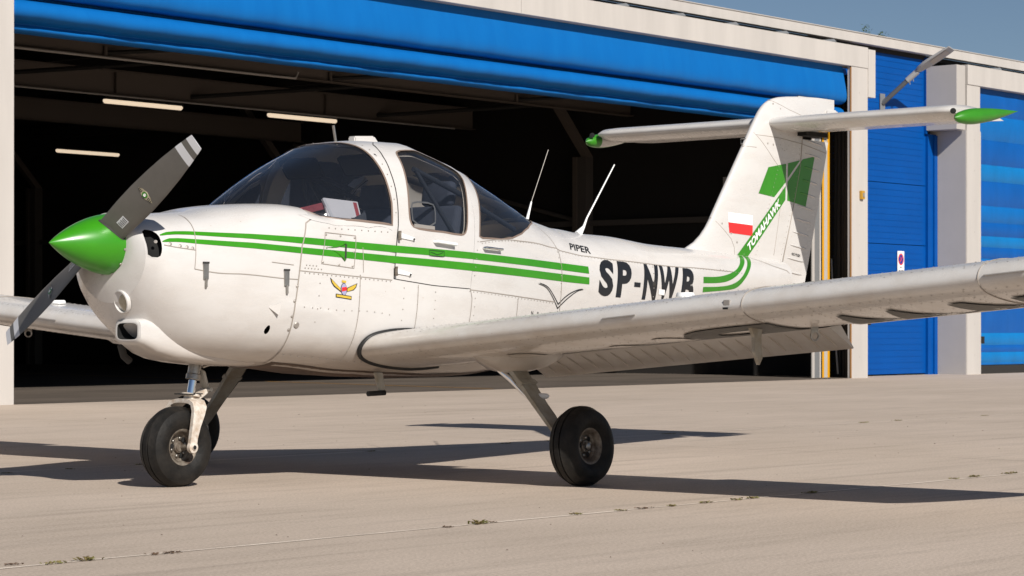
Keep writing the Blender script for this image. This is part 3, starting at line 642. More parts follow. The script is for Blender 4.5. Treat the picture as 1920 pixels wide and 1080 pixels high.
# --- wings ---
CH=1.118; XW=1.76; Z0=.703; INC=R(4.4)
TOPc=[(0,0),(.002,.011),(.006,.020),(.0125,.030),(.025,.043),(.05,.058),(.1,.074),(.2,.092),(.3,.100),(.4,.101),(.5,.097),(.6,.087),(.7,.071),(.8,.050),(.9,.027),(1,.004)]
BOTc=[(0,0),(.002,-.010),(.006,-.018),(.0125,-.026),(.025,-.036),(.05,-.047),(.1,-.059),(.2,-.070),(.3,-.074),(.4,-.073),(.5,-.066),(.6,-.053),(.7,-.036),(.8,-.020),(.9,-.008),(1,-.002)]
ft=pchip([a for a,b in TOPc],[b for a,b in TOPc]); fb=pchip([a for a,b in BOTc],[b for a,b in BOTc])
def wpt(c,h,y,sg,ch=CH,x0=XW,dz=0):   # chordwise fraction c, height fraction h, |y|
    X=c*ch; H=h*ch; return Vector((x0+X*math.cos(INC)+H*math.sin(INC),sg*y,Z0+.086*y+dz-X*math.sin(INC)+H*math.cos(INC)))
def foil(c0,c1,n):
    cs=[c0+(c1-c0)*(1-math.cos(PI/2*i/n)) for i in range(n+1)] if c0==0 else [c0+(c1-c0)*i/n for i in range(n+1)]
    return [(c,fb(c)) for c in cs[::-1]]+[(c,ft(c)) for c in (cs[1:] if c0==0 else cs)]
def loft(name,secs,m,parent,closed_prof=True,cap=True,auto=35,**k):
    bm=bmesh.new(); rr=[[bm.verts.new(p) for p in s] for s in secs]; n=len(rr[0])
    for a,b in zip(rr,rr[1:]):
        for i in range(n if closed_prof else n-1): bm.faces.new((a[i],a[(i+1)%n],b[(i+1)%n],b[i]))
    if cap: bm.faces.new(rr[0][::-1]); bm.faces.new(rr[-1])
    bmesh.ops.recalc_face_normals(bm,faces=bm.faces); return from_bm(bm,name,m,parent,auto=auto,**k)
def wbot(x,y,off=.002): # underside point by world x and signed y
    c=(x-XW)/(CH*math.cos(INC)); sg=1 if y>0 else -1; p=wpt(c,fb(max(0,min(1,c))),abs(y),sg); p.z-=off; return p
for sg in (-1,1):
    W_=None
    full=foil(0,1,26); cut=foil(0,.765,24)
    secs=[[wpt(c,h,y,sg) for c,h in cut] for y in (.40,.55,.9,1.6,2.3,3.0,3.8,4.5,4.94)]
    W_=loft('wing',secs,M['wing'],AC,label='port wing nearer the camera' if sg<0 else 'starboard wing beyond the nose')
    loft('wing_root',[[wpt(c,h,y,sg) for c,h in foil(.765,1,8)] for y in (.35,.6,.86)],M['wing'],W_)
    # raked tip: leading edge sweeps back, thins out
    secs=[]
    for t in (0,.1,.25,.4,.55,.7,.82,.92,1):
        y=4.94+.24*t; le=.80*(1-math.sqrt(max(0,1-t**1.7))); secs.append([wpt(c,h*(1-t)**.5+.0*t,y,sg,CH*(1-le)*.999,XW+CH*le*math.cos(INC),-CH*le*math.sin(INC)) for c,h in full])
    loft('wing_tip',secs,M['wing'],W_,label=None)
    # flap, drooped
    def flapsec(y,ang,c0=.775,drop=.012):
        pv=wpt(c0,fb(c0)-.004,y,sg); out=[]
        for c,h in foil(c0,1.0,10):
            p=wpt(c,h,y,sg); v=p-pv; a=ang; x=v.x*math.cos(a)+v.z*math.sin(a); z=-v.x*math.sin(a)+v.z*math.cos(a); out.append(Vector((pv.x+x,p.y,pv.z+z-drop)))
        return out
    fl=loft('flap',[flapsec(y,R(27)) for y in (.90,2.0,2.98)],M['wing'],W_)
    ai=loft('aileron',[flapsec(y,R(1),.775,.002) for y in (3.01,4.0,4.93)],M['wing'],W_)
    def surf(c,y,ang,up=False,drop=.012,off=.003):
        h=ft(c) if up else fb(c); pv=wpt(.775,fb(.775)-.004,y,sg); p=wpt(c,h,y,sg); v=p-pv
        x=v.x*math.cos(ang)+v.z*math.sin(ang); z=-v.x*math.sin(ang)+v.z*math.cos(ang); q=Vector((pv.x+x,p.y,pv.z+z-drop)); q.z+=off if up else -off; return q
    for pr,y0,y1,ang,dr in ((fl,1.0,2.9,R(27),.012),(ai,3.12,4.85,R(1),.002)):
        n=int((y1-y0)/.105); me=None
        for i in range(n+1):
            y=y0+(y1-y0)*i/n; yl=y0
            if me is None:
                bm=bmesh.new(); tube_bm(bm,[surf(.80+.028*k,y,ang,False,dr,.0) for k in range(7)],[.001,.0045,.006,.006,.006,.0045,.001],6)
                o=from_bm(bm,'stiffening_bead',M['wing'],pr); me=o.data
            else:
                o=bpy.data.objects.new('stiffening_bead',me); COL.objects.link(o); o.parent=pr; o.location=(0,sg*(y-y0),.086*(y-y0))
    if sg<0:
        # deflected flap end plate and hinge bracket
        pass
    # black rubber root seal following the airfoil at the fuselage side
    seal=[]
    for c,h in foil(0,.62,26):
        p=wpt(c,h,.50,sg); seal.append(p)
    pts=[]
    for c,h in foil(0,.62,26):
        d=.03
        # push out until just outside the fuselage skin
        p=wpt(c,h,.50,sg); ph=xz_phi(p.x,p.z,skin,sg); q=Vector(skin(p.x,ph)); 
        yy=max(abs(q.y),.30); p=wpt(c,h,yy+.012,sg); pts.append(p)
    tube('wing_root_seal',pts,.014,M['rubber'],W_,8)
    # stall strip, fuel caps, vents
    for y in (2.20,4.38):
        a=wpt(.0,.0,y,sg); b=wpt(.0,.0,y+.21,sg); prism('stall_strip',[a+Vector((-.004,0,.008)),a+Vector((-.008,0,.003)),b+Vector((-.008,0,.003)),b+Vector((-.004,0,.008))],(.012,0,0),M['rivet'],W_)
    lathe('fuel_cap',[(0,.022),(.04,.022),(.045,.016),(.048,0)],wpt(.22,ft(.22),2.53 if sg<0 else 2.5,sg),(0,0,1),M['flagwhite'],W_,20)
    prism('tie_down_ring',[wbot(2.24,sg*3.14,.0),wbot(2.30,sg*3.14,.0),wbot(2.30,sg*3.14,.03),wbot(2.24,sg*3.14,.03)],(0,.004,0),M['metal'],W_)
    lathe('tie_down_eye',[(.018,-.004),(.026,-.004),(.026,.004),(.018,.004)],wbot(2.27,sg*3.14,.045),(.5,1,0),M['metal'],W_,16,close=True)
    # pitot / vent mast under the wing
    if sg<0:
        p=wbot(2.05,-2.95,0); prism('pitot_mast',[p+Vector((-.05,0,.0)),p+Vector((.045,0,.0)),p+Vector((.035,0,-.05)),p+Vector((.045,0,-.15)),p+Vector((.02,0,-.185)),p+Vector((-.02,0,-.12)),p+Vector((-.02,0,-.05))],(0,.02,0),M['geargrey'],W_)
        bm=bmesh.new(); box_bm(bm,wpt(.004,.012,2.97,sg),(.012,.04,.03),.004); from_bm(bm,'stall_warning_vane',M['rivet'],W_,smooth=False)
        box('vane_slot',tuple(wpt(.001,-.003,2.97,sg)+Vector((-.010,0,-.01))),(.006,.028,.010),M['hole'],W_)
        for y in (1.15,1.95,):
            c=wbot(2.28,-y,.001); bm=bmesh.new()
        for (x,y,a,b) in ((2.20,-1.32,.13,.10),(2.30,-1.95,.13,.10),(2.20,-2.32,.14,.10)):
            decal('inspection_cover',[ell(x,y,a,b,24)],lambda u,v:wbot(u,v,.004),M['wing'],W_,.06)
            bm=bmesh.new()
            for k in range(12):
                an=2*PI*k/12; q=wbot(x+a*.86*math.cos(an),y+b*.86*math.sin(an),.006); r=[bm.verts.new(q+Vector((.006*math.cos(j*PI/3),.006*math.sin(j*PI/3),0))) for j in range(6)]; bm.faces.new(r)
            from_bm(bm,'cover_screws',M['dkline'],W_,kind='stuff')
        # big faded registration under the port wing, letter tops towards the trailing edge, read from tip to root
        for i,ch in enumerate('P-NWB'):
            y0=(-4.93,-4.66,-4.50,-3.96,-3.08)[i]
            def um(u,v,y0=y0,ch=ch):
                if ch=='-': v=.4+v*.2; u=.2+u*.6
                return wbot(1.95+.66*v,y0+({'W':.66,'B':.62,'-':.09,'P':.21}.get(ch,.42))*u,.0065)
            lettering('underwing_letter',ch,um,M['underletter'],W_,bold=.03,step=.06)
    # rivet rows on the wing
    rb=bmesh.new()
    def wr(y,c,up,n=4):
        h=ft(c) if up else fb(c); q=wpt(c,h,y,sg); e=Vector((0,0,1 if up else -1)); r=[rb.verts.new(q+e*.0015+Vector((.0042*math.cos(k*PI/2+.7),.0042*math.sin(k*PI/2+.7),0))) for k in range(4)]
        tp=rb.verts.new(q+e*.0042)
        for k in range(4): rb.faces.new((r[k],r[(k+1)%4],tp))
    for c in (.045,.13,.30,.45,.60,.72):
        y=.62
        while y<4.9: wr(y,c,False); wr(y,c,True); y+=.055
    for y in [.9+.42*k for k in range(10)]:
        for k in range(16): wr(y,.03+.045*k,False); wr(y,.03+.045*k,True)
    from_bm(rb,'wing_rivets',M['rivet'],W_,kind='stuff',smooth=False)
    # chordwise skin joints
    bm=bmesh.new()
    for y in (3.06,4.35):
        P=[wpt(c,h,y,sg)+Vector((-.002,0,.002 if h>0 else -.002)) for c,h in foil(0,.74,24)]
        tube_bm(bm,P,.0022,4)
    from_bm(bm,'skin_joint',M['line'],W_,kind='stuff')
# --- fin and rudder ---
LEz=pchip([1.08,1.20,1.32,1.384,1.438,1.539,1.663,1.9,2.129,2.33,2.40,2.45,2.485,2.505,2.515],[4.90,5.05,5.22,5.337,5.456,5.577,5.669,5.843,6.012,6.162,6.225,6.30,6.42,6.62,6.85])
HGz=pchip([1.08,1.169,2.19,2.377,2.52],[6.39,6.407,6.676,6.676,6.676]); TEz=pchip([1.08,1.185,1.289,2.189,2.36,2.45,2.52],[6.74,6.763,6.797,7.058,7.10,7.13,7.13])
def naca(t): return 5*(.2969*math.sqrt(t)-.126*t-.3516*t*t+.2843*t**3-.1036*t**4)
def fin_y(x,z):
    a,b=LEz(z),TEz(z); t=min(max((x-a)/(b-a),0),1); k=1 if z<2.36 else math.sqrt(max(.02,(2.517-z)/.157)); return .098*naca(t)*k+.004
def finrows(x0f,x1f,z0,z1,nz,nx,cos0):
    secs=[]
    for i in range(nz+1):
        z=z0+(z1-z0)*i/nz; a,b=x0f(z),x1f(z); side=[]
        for j in range(nx+1):
            f=1-math.cos(PI/2*j/nx) if cos0 else j/nx; x=a+(b-a)*f; side.append((x,fin_y(x,z)))
        secs.append([Vector((x,-y,z)) for x,y in side]+[Vector((x,y,z)) for x,y in side[::-1]])
    return secs
zs=[1.12+(2.36-1.12)*i/24 for i in range(25)]+[2.36+.155*math.sin(PI/2*i/10) for i in range(1,11)]
def finloft(name,x0f,x1f,m,zlist,cos0,nx=18):
    secs=[]
    for z in zlist:
        a,b=x0f(z),x1f(z); side=[]
        for j in range(nx+1):
            f=1-math.cos(PI/2*j/nx) if cos0 else j/nx; x=a+(b-a)*f; side.append((x,fin_y(x,z)))
        secs.append([Vector((x,-y,z)) for x,y in side]+[Vector((x,y,z)) for x,y in side[::-1]])
    return loft(name,secs,m,AC,auto=40)
fin=finloft('fin',LEz,lambda z:min(HGz(z),TEz(z))-.003,M['white'],zs,True)
rud=finloft('rudder',lambda z:HGz(z)+.003,TEz,M['white'],[1.09,1.12+.02]+[z for z in zs if z>1.16 and z<2.2]+[2.2],False,10)
finloft('fin_cap',lambda z:HGz(z)-.003,lambda z:TEz(z)+.01,M['white'],[z for z in zs if z>2.31],False,8)
def on_fin(x,z,off=.002,side=-1): return Vector((x,side*(fin_y(x,z)+off),z))
# rudder beads
for i in range(11):
    z=1.255+i*.094
    x0,x1=HGz(z)+.05,TEz(z)-.07; xm=6.747+(z-1.73)*.306 if 1.745<z<2.075 else None
    for a_,b_,mm in (((x0,x1,'white'),) if xm is None else ((x0,xm-.006,'tail_green'),(xm-.004,x1,'white'))):
        for s_ in (-1,1):
            bm=bmesh.new(); tube_bm(bm,[Vector((a_+(b_-a_)*k/6,s_*(fin_y(a_+(b_-a_)*k/6,z)+.0),z-.028*(a_+(b_-a_)*k/6-x0)/(x1-x0))) for k in range(7)],[.002 if a_==x0 else .007,.006,.007,.007,.007,.006,.001 if b_==x1 else .007],6)
            from_bm(bm,'rudder_bead',M[mm],rud)
# fin artwork
for side in (-1,1):
    ff=lambda x,z,side=side:on_fin(x,z,.002,side)
    decal('fin_flash',[[(6.239,1.978),(6.463,2.013),(6.463,1.882),(6.315,1.77),(6.12,1.789)]],ff,M['tail_green'],AC,.04)
    decal('fin_flash',[[(6.490,2.018),(6.585,2.035),(6.585,1.99),(6.49,1.913)]] if 0 else [[(6.489,2.018),(6.652,2.048),(6.489,1.913)]],lambda x,z,side=side:Vector((x,side*(fin_y(x,z)+.002+(.0 if x<6.63 else 0)),z)),M['tail_green'],AC,.04)
    decal('fin_flash',[[(6.688,2.057),(6.859,2.086),(6.747,1.72),(6.489,1.753),(6.489,1.886)]],ff,M['tail_green'],AC,.04)
    decal('fin_band',[[(5.880,1.318),(5.962,1.335),(6.035,1.325),(6.463,1.757),(6.463,1.857),(5.945,1.335)]] if 0 else [[(5.885,1.345),(5.96,1.34),(6.03,1.30),(6.463,1.757),(6.463,1.857),(5.93,1.345)]] if 0 else [[(5.84,1.345),(5.958,1.31),(6.463,1.757),(6.463,1.857)]] if 0 else [[(5.842,1.330),(5.955,1.305),(6.463,1.757),(6.463,1.857)]],ff,M['tail_green'],AC,.04)
    decal('flag_white',[[(5.774,1.645),(6.05,1.632),(6.05,1.562),(5.774,1.576)]],ff,M['flagwhite'],AC,.04)
    decal('flag_red',[[(5.774,1.576),(6.05,1.562),(6.048,1.489),(5.78,1.503)]],ff,M['red'],AC,.04)
fq=lambda x,z:on_fin(x,z,.0042)
dx,dz=(6.463-5.90),(1.807-1.315); ln=math.hypot(dx,dz)
def tq(u,v):
    s=.165+.70*u; cx=5.90+dx*s; cz=1.318+dz*s; nx_,nz_=.42*-dz/ln,dx/ln; h=(v-.5)*.070; return fq(cx+(-dz/ln)*h*.75+.22*h,cz+(dx/ln)*h)
lettering('model_name','TOMAHAWK',tq,M['flagwhite'],AC,bold=.035,shear=.0,step=.3)
lettering('no_push_mark','NO PUSH',quadmap((6.569,1.366),(6.683,1.354),(6.683,1.375),(6.569,1.387),lambda x,z:on_fin(x,z,.003)),M['black'],rud,step=.5,bold=.01)
# seams on the fin
bm=bmesh.new()
for L in ([(6.113,2.20),(6.40,2.19),(6.68,2.165),(7.03,2.12)],[(5.99,2.115),(6.11,2.11)],[(6.10,2.215),(6.30,2.04),(6.46,1.92)],[(6.30,2.46),(6.50,2.40),(6.68,2.365)],[(5.62,1.605),(5.80,1.46),(5.835,1.40),(5.84,1.33)],[(6.46,2.0),(6.33,1.36)]):
    Q=[on_fin(*q,.0) for q in dens(L,.05,False)]; tube_bm(bm,Q,.0022,4)
from_bm(bm,'fin_joint',M['line'],AC)
tube('hinge_gap',[on_fin(HGz(z),z,.0) for z in (1.2,1.6,2.0,2.19,2.27)],.004,M['line'],AC,6)
rb=bmesh.new()
def frv(x,z,r=.004):
    c=on_fin(x,z,.001); v=[rb.verts.new(c+Vector((r*math.cos(k*PI/3),0,r*math.sin(k*PI/3)))) for k in range(6)]; tp=rb.verts.new(c+Vector((0,-.004,0)))
    for k in range(6): rb.faces.new((v[k],v[(k+1)%6],tp))
for k in range(22): frv(6.10+.01*k*.0+ .0128*k,1.36+.030*k*1.0)
for k in range(26): frv(HGz(1.25+.04*k)-.03,1.25+.04*k)
for x,z,r in ((5.71,1.565,.008),(5.80,1.50,.008),(5.865,1.44,.009),(6.30,2.14,.008),(6.235,2.145,.008),(6.33,2.43,.009),(6.40,2.40,.007)): frv(x,z,r)
for k in range(10): frv(5.95+.055*k,1.36-.009*k)
for k in range(12): frv(6.44+.06*math.cos(k*PI/6),2.20+.075*math.sin(k*PI/6)-.02,.003)
from_bm(rb,'fin_rivets',M['rivet'],AC,kind='stuff',smooth=False)
tube('vor_antenna',[(6.03,0,2.125),(5.985,0,2.13),(5.985,0,2.165),(6.05,0,2.17)],.004,M['metal'],AC,6)
prism('fin_cap_fairing',[(7.0,-.03,2.44),(7.15,-.03,2.44),(7.19,-.03,2.40),(7.17,-.03,2.34),(7.0,-.03,2.33)],(0,.06,0),M['white'],AC,bev=.012)
# --- tailplane ---
def stab_sec(y,x0,c,zc,tk,te_drop=0,c0=0,c1=1,n=18,ang=0):
    cs=[c0+(c1-c0)*(1-math.cos(PI/2*i/n)) if c0==0 else c0+(c1-c0)*i/n for i in range(n+1)]
    pr=[(k,-naca(k)) for k in cs[::-1]]+[(k,naca(k)) for k in (cs[1:] if c0==0 else cs)]
    out=[]
    for k,h in pr:
        x=x0+c*k; z=zc+tk*h
        if ang: 
            hx=x0+c*c0; v=x-hx; w_=z-zc; x=hx+v*math.cos(ang)+w_*math.sin(ang); z=zc-v*math.sin(ang)+w_*math.cos(ang)
        out.append(Vector((x,y,z)))
    return out
SX,SC_,SZ,ST=6.255,.72,2.293,.105
ys=[-1.52,-1.49,-1.4,-1,-.5,-.06,.06,.5,1,1.4,1.49,1.53]
secs=[]
for y in ys:
    k=1 if abs(y)<1.48 else (.93 if abs(y)<1.5 else .55); secs.append(stab_sec(y,SX+(1-k)*.06,SC_,SZ,ST*k,c1=.60))
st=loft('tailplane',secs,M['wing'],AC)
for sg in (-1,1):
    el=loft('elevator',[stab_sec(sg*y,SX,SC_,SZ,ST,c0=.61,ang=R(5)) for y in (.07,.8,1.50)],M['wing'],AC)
    # horn balance: teardrop fairing at the tip, green outside, white inside
    def horn(name,a0,a1,m,parent,i0=0,i1=20):
        bm=bmesh.new(); rr=[]
        for i in range(i0,i1+1):
            t=i/20; rad_=1.0*math.sin(PI*min(1,t*1.35+.13)**.62)*.5 if 0 else (math.sqrt(max(0,1-((.30-t)/.30)**2)) if t<.30 else (1-((t-.30)/.70)**1.6))
            rad_=max(rad_,.02); x=6.20+.73*t; cy=sg*(1.578+.055*t); cz=2.238+.085*t**1.2
            rr.append([bm.verts.new((x,cy+sg*.056*rad_*math.sin(a),cz+.054*rad_*math.cos(a))) for a in [a0+(a1-a0)*k/12 for k in range(13)]])
        for a,b in zip(rr,rr[1:]):
            for k in range(12): bm.faces.new((a[k],a[k+1],b[k+1],b[k]))
        bmesh.ops.recalc_face_normals(bm,faces=bm.faces)
        return from_bm(bm,name,m,parent)
    h=horn('horn_balance',R(-25),R(205),M['tail_green'],el); horn('horn_nose',R(205),R(335),M['tail_green'],h,0,4); horn('horn_inner_side',R(205),R(335),M['wing'],h,4,13); horn('horn_tail',R(205),R(335),M['tail_green'],h,13,20)
    lathe('horn_weight_hole',[(0,.003),(.012,.002),(.02,0)],(6.235,sg*1.545,2.285),(-.8,-.5*1,.2),M['hole'],el,16)
box('elevator_root_gap',(6.74,-.075,2.235),(.26,.10,.03),M['hole'],AC)
# --- main gear and wheels ---
def tyre_profile(ro,w,ri):
    pr=[]; n=22
    for k in range(n+1):
        a=-PI/2+PI*k/n*1.0; 
    P=[(ri,-w*.36),(ri+.02,-w*.44),(ri+(ro-ri)*.35,-w*.5),(ri+(ro-ri)*.6,-w*.48),(ri+(ro-ri)*.82,-w*.39),(ro-.012,-w*.27),(ro-.003,-w*.17)]
    mid=[(ro-.001,-w*.150),(ro-.012,-w*.140),(ro-.012,-w*.105),(ro,-w*.092),(ro+.001,-.0),(ro,w*.092),(ro-.012,w*.105),(ro-.012,w*.140),(ro-.001,w*.150)]
    return P+mid+[(r,-h) for r,h in P[::-1]]
def wheel(c,camber,parent,label=None,cap=True):
    ax=Vector((0,-math.cos(camber),math.sin(camber)*1)) ; ro,w,ri=.217,.165,.098
    t=lathe('tyre',tyre_profile(ro,w,ri),c,ax,M['tyre'],parent,56,auto=32,label=label)
    for v in t.data.vertices:  # slightly flattened where it carries the weight
        if v.co.z<.003: v.co.z=.003
    h=lathe('wheel_hub',[(.0,.032),(.022,.032),(.024,.028),(.03,.026),(.034,.012),(.060,.010),(.066,.022),(.074,.026),(.080,.045),(.090,.058),(.098,.060),(.103,.056),(.103,.045)],c,ax,M['hub'],t,36)
    lathe('wheel_hub',[(.0,-.04),(.05,-.04),(.08,-.05),(.103,-.056),(.103,-.045)],c,ax,M['hub'],t,30)
    if cap: lathe('hub_cap',[(0,.05),(.012,.05),(.019,.046),(.022,.03)],c,ax,M['metal'],h,20)
    bm=bmesh.new()
    for k in range(6):
        a=2*PI*k/6+.3; bm2=axis_m(c,ax); q=bm2@Vector((.048*math.cos(a),.048*math.sin(a),.012)); lathe_bm(bm,[(0.001,.012),(.008,.012),(.008,0)],8,axis_m(q,ax))
    from_bm(bm,'hub_bolts',M['metal'],h,kind='stuff')
    bm=bmesh.new()
    for k in range(3):
        a=2*PI*k/3+.9; q=axis_m(c,ax)@Vector((.05*math.cos(a),.05*math.sin(a),.013))
        ring=[bm.verts.new(axis_m(c,ax)@Vector((.048*math.cos(a)+.014*math.cos(j*PI/6)*1,.048*math.sin(a)+.014*math.sin(j*PI/6),.0125+.0))) for j in range(12)]; 
        bm.faces.new(ring)
    bmesh.ops.translate(bm,verts=bm.verts,vec=ax*.012); from_bm(bm,'hub_openings',M['hole'],h,kind='stuff')
    return t
for sg in (-1,1):
    g=bpy.data.objects.new('main_gear',None); COL.objects.link(g); g.parent=AC
    c=Vector((2.328,sg*1.594,.213)); wheel(c,R(3)*(1 if sg<0 else -1),g)
    P=[(sg*1.05,.70,.075,.030),(sg*1.16,.585,.060,.026),(sg*1.30,.43,.052,.022),(sg*1.43,.29,.046,.018),(sg*1.485,.235,.042,.016)]
    secs=[]
    for y,z,hw,th in P: 
        n_=Vector((0,sg*.75,.66)).normalized(); c0=Vector((2.33-(.70-z)*.02,y,z)); secs.append([c0+Vector((-hw,0,0))-n_*th/2,c0+Vector((hw,0,0))-n_*th/2,c0+Vector((hw,0,0))+n_*th/2,c0+Vector((-hw,0,0))+n_*th/2])
    loft('gear_leg',secs,M['geargrey'],g,auto=30)
    tube('brake_line',[(2.275+.11,sg*1.10,.63),(2.39,sg*1.22,.51),(2.38,sg*1.36,.37),(2.37,sg*1.45,.26)],.005,M['rubber'],g,6)
    bm=bmesh.new(); box_bm(bm,(0,0,0),(.13,.035,.03),0,M4=Matrix.Translation((2.33,sg*1.20,.545))@Matrix.Rotation(sg*R(49),4,'X')); from_bm(bm,'clamp_band',M['geargrey'],g,smooth=False)
    # socket fairing under the wing
    secs=[]
    for x,hw,dz in ((2.02,.02,.0),(2.12,.09,.035),(2.24,.13,.075),(2.36,.15,.082),(2.46,.15,.080),(2.60,.13,.04),(2.72,.08,.01)):
        yb=1.10; zz=wbot(x,sg*yb).z; secs.append([Vector((x,sg*(yb-hw),zz+.02)),Vector((x,sg*(yb-hw*.8),zz-dz*.8)),Vector((x,sg*(yb),zz-dz)),Vector((x,sg*(yb+hw*.8),zz-dz*.7)),Vector((x,sg*(yb+hw),zz+.03))])
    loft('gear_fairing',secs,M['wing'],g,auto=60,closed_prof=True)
    lathe('brake_disc',[(.03,0),(.085,0),(.085,.008),(.03,.008)],c+Vector((0,-sg*.075,0)),(0,-sg,0),M['metal'],g,30,close=True)
    box('brake_caliper',tuple(c+Vector((-.03,-sg*.09,.07))),(.07,.04,.05),M['metal'],g,bev=.006)
    lathe('axle',[(.0,0),(.024,0),(.024,.1),(.0,.1)],c+Vector((0,-sg*.14,.01)),(0,sg,0),M['metal'],g,14)
# polished strut and white bullet behind the port leg
tube('drag_rod',[(2.22,-1.05,.64),(2.27,-1.13,.57),(2.32,-1.22,.46)],[.010,.019,.006],M['chrome'],AC,8)
tube('bullet_fairing',[(2.345,-1.235,.478),(2.37,-1.27,.476),(2.385,-1.30,.476),(2.39,-1.31,.476)],[.010,.017,.015,.004],M['flagwhite'],AC,10)
# --- nose gear ---
ng=bpy.data.objects.new('nose_gear',None); COL.objects.link(ng); ng.parent=AC
wc=Vector((.845,0,.213)); wheel(wc,0,ng,cap=False)
a=Vector((.995,0,.72)); b=Vector((.945,0,.475)); dd=(b-a).normalized()
lathe('strut_housing',[(0,0),(.034,0),(.036,.04),(.034,.12),(.040,.125),(.040,.15),(.030,.155)],a,dd,M['metal'],ng,24)
tube('oleo_piston',[a+dd*.13,b],.0215,M['chrome'],ng,20)
lathe('strut_collar',[(0,0),(.052,0),(.052,.012),(.034,.014),(.034,.05),(.0,.05)],b-dd*.02,dd,M['gearwhite'],ng,24)
# fork: arch over the tyre with two tapering arms
secs=[]
arch=[(.862,-.112,.213,.024),(.868,-.113,.26,.023),(.884,-.114,.33,.029),(.905,-.112,.395,.038),(.920,-.098,.432,.045),(.928,-.07,.452,.048),(.93,-.03,.460,.05),(.93,.03,.460,.05),(.928,.07,.452,.048),(.920,.098,.432,.045),(.905,.112,.395,.038),(.884,.114,.33,.029),(.868,.113,.26,.023),(.862,.112,.213,.024)]
for i,(x,y,z,hw) in enumerate(arch):
    p=Vector((x,y,z)); q0=Vector(arch[max(0,i-1)][:3]); q1=Vector(arch[min(len(arch)-1,i+1)][:3]); t=(q1-q0).normalized(); X=Vector((1,0,0)); X=(X-t*X.dot(t)).normalized(); n_=t.cross(X); th=.011
    secs.append([p-X*hw-n_*th,p+X*hw-n_*th,p+X*hw+n_*th,p-X*hw+n_*th])
fk=loft('fork',secs,M['gearwhite'],ng,auto=50)
for sg in (-1,1): lathe('axle_nut',[(0,.016),(.014,.016),(.016,.010),(.030,.008),(.032,-.012)],(.862,sg*.118,.213),(0,sg,0),M['gearwhite'],fk,20); lathe('axle_bore',[(0,.001),(.011,.001),(.012,0)],(.862,sg*.1345,.213),(0,sg,0),M['hole'],fk,14)
tube('axle',[(.862,-.11,.213),(.862,.11,.213)],.014,M['hub'],ng,12)
prism('torque_link',[(1.0,-.025,.63),(1.035,-.025,.615),(1.075,-.012,.525),(1.055,-.012,.515)],(0,.045,0),M['geargrey'],ng,bev=.004)
prism('torque_link',[(.955,-.03,.475),(.965,-.03,.445),(1.07,-.012,.50),(1.065,-.012,.528)],(0,.05,0),M['gearwhite'],ng,bev=.004)
tube('link_bolt',[(1.062,-.04,.516),(1.062,.04,.516)],.011,M['metal'],ng,8)
prism('steering_plate',[(.885,-.06,.492),(1.0,-.04,.492),(1.0,.04,.492),(.885,.06,.492)],(0,0,.006),M['rubber'],ng)
for sg in (-1,1): tube('steering_rod',[(.99,sg*.05,.64),(1.12,sg*.09,.68)],.008,M['metal'],ng,6)
# --- boarding step ---
s0=Vector((2.03,-.35,.60)); stp=prism('boarding_step',[(2.00,-.36,.60),(2.06,-.36,.60),(2.09,-.36,.478),(2.045,-.36,.478)],(0,.022,0),M['geargrey'],AC,bev=.004)
tube('step_tread',[(2.075,-.36,.484),(1.955,-.345,.480)],.015,M['rubber'],stp,10)
# --- antennas, hinges, handles ---
tube('whip_antenna',[(3.715,0,1.53),(3.755,0,1.64)],[.010,.005],M['flagwhite'],AC,10); tube('antenna_wire',[(3.755,0,1.64),(3.918,0,1.974)],.0022,M['rivet'],AC,6)
tube('whip_antenna',[(4.21,0,1.445),(4.27,0,1.50),(4.30,0,1.555),(4.583,0,1.913)],[.027,.009,.006,.004],M['flagwhite'],AC,10)
tube('temperature_probe',[(2.045,0,1.90),(2.022,0,2.009)],.008,M['metal'],AC,8)
prism('roof_vent',[(2.17,-.03,1.915),(2.165,-.03,1.955),(2.33,-.03,1.965),(2.37,-.03,1.925)],(0,.06,0),M['white'],AC,bev=.008)
for x,z in ((1.985,1.3619),(1.955,1.1640)):
    p=on_skin(x,z,.006); h=prism('door_hinge',[on_skin(x+.005,z+.016,.006),on_skin(x+.115,z-.010,.006),on_skin(x+.115,z-.028,.006),on_skin(x+.005,z-.014,.006)],(0,-.006,0),M['flagwhite'],AC,bev=.002)
    tube('hinge_pin',[p+Vector((-.012,-.012,.026)),p+Vector((-.012,-.012,-.026))],.009,M['hub'],h,8)
    lathe('hinge_screw',[(0,.004),(.006,.003),(.007,0)],on_skin(x+.10,z-.018,.016),(0,-1,0),M['dkline'],h,8)
hd=tube('door_handle',[on_skin(2.255,1.335,.004),on_skin(2.262,1.335,.028),on_skin(2.42,1.323,.026)],[.008,.009,.010],M['flagwhite'],AC,8)
hd=tube('grab_handle',[on_skin(2.70,1.312,.004),on_skin(2.70,1.312,.024),on_skin(2.86,1.305,.024),on_skin(2.86,1.305,.004)],.008,M['chrome'],AC,8)
# latch outline decal on the upper stripe, fuel drains
for L in ([(2.215,1.287),(2.335,1.283),(2.335,1.252),(2.215,1.256)],): ribbon('latch_outline',skin,zx(L),.0035,.0072,M['black'],AC,closed=True)
ribbon('latch_symbol',skin,zx([(2.225,1.276),(2.25,1.27),(2.275,1.262),(2.30,1.268),(2.325,1.276)]),.003,.0074,M['black'],AC)
lathe('static_port',[(0,.003),(.016,.003),(.02,0)],on_skin(4.60,1.13,.003),(0,-1,0),M['dkline'],AC,12)
decal('service_label',[[(4.66,1.10),(4.735,1.095),(4.735,1.06),(4.66,1.065)]],lambda x,z:on_skin(x,z,.0035),M['flagwhite'],AC)
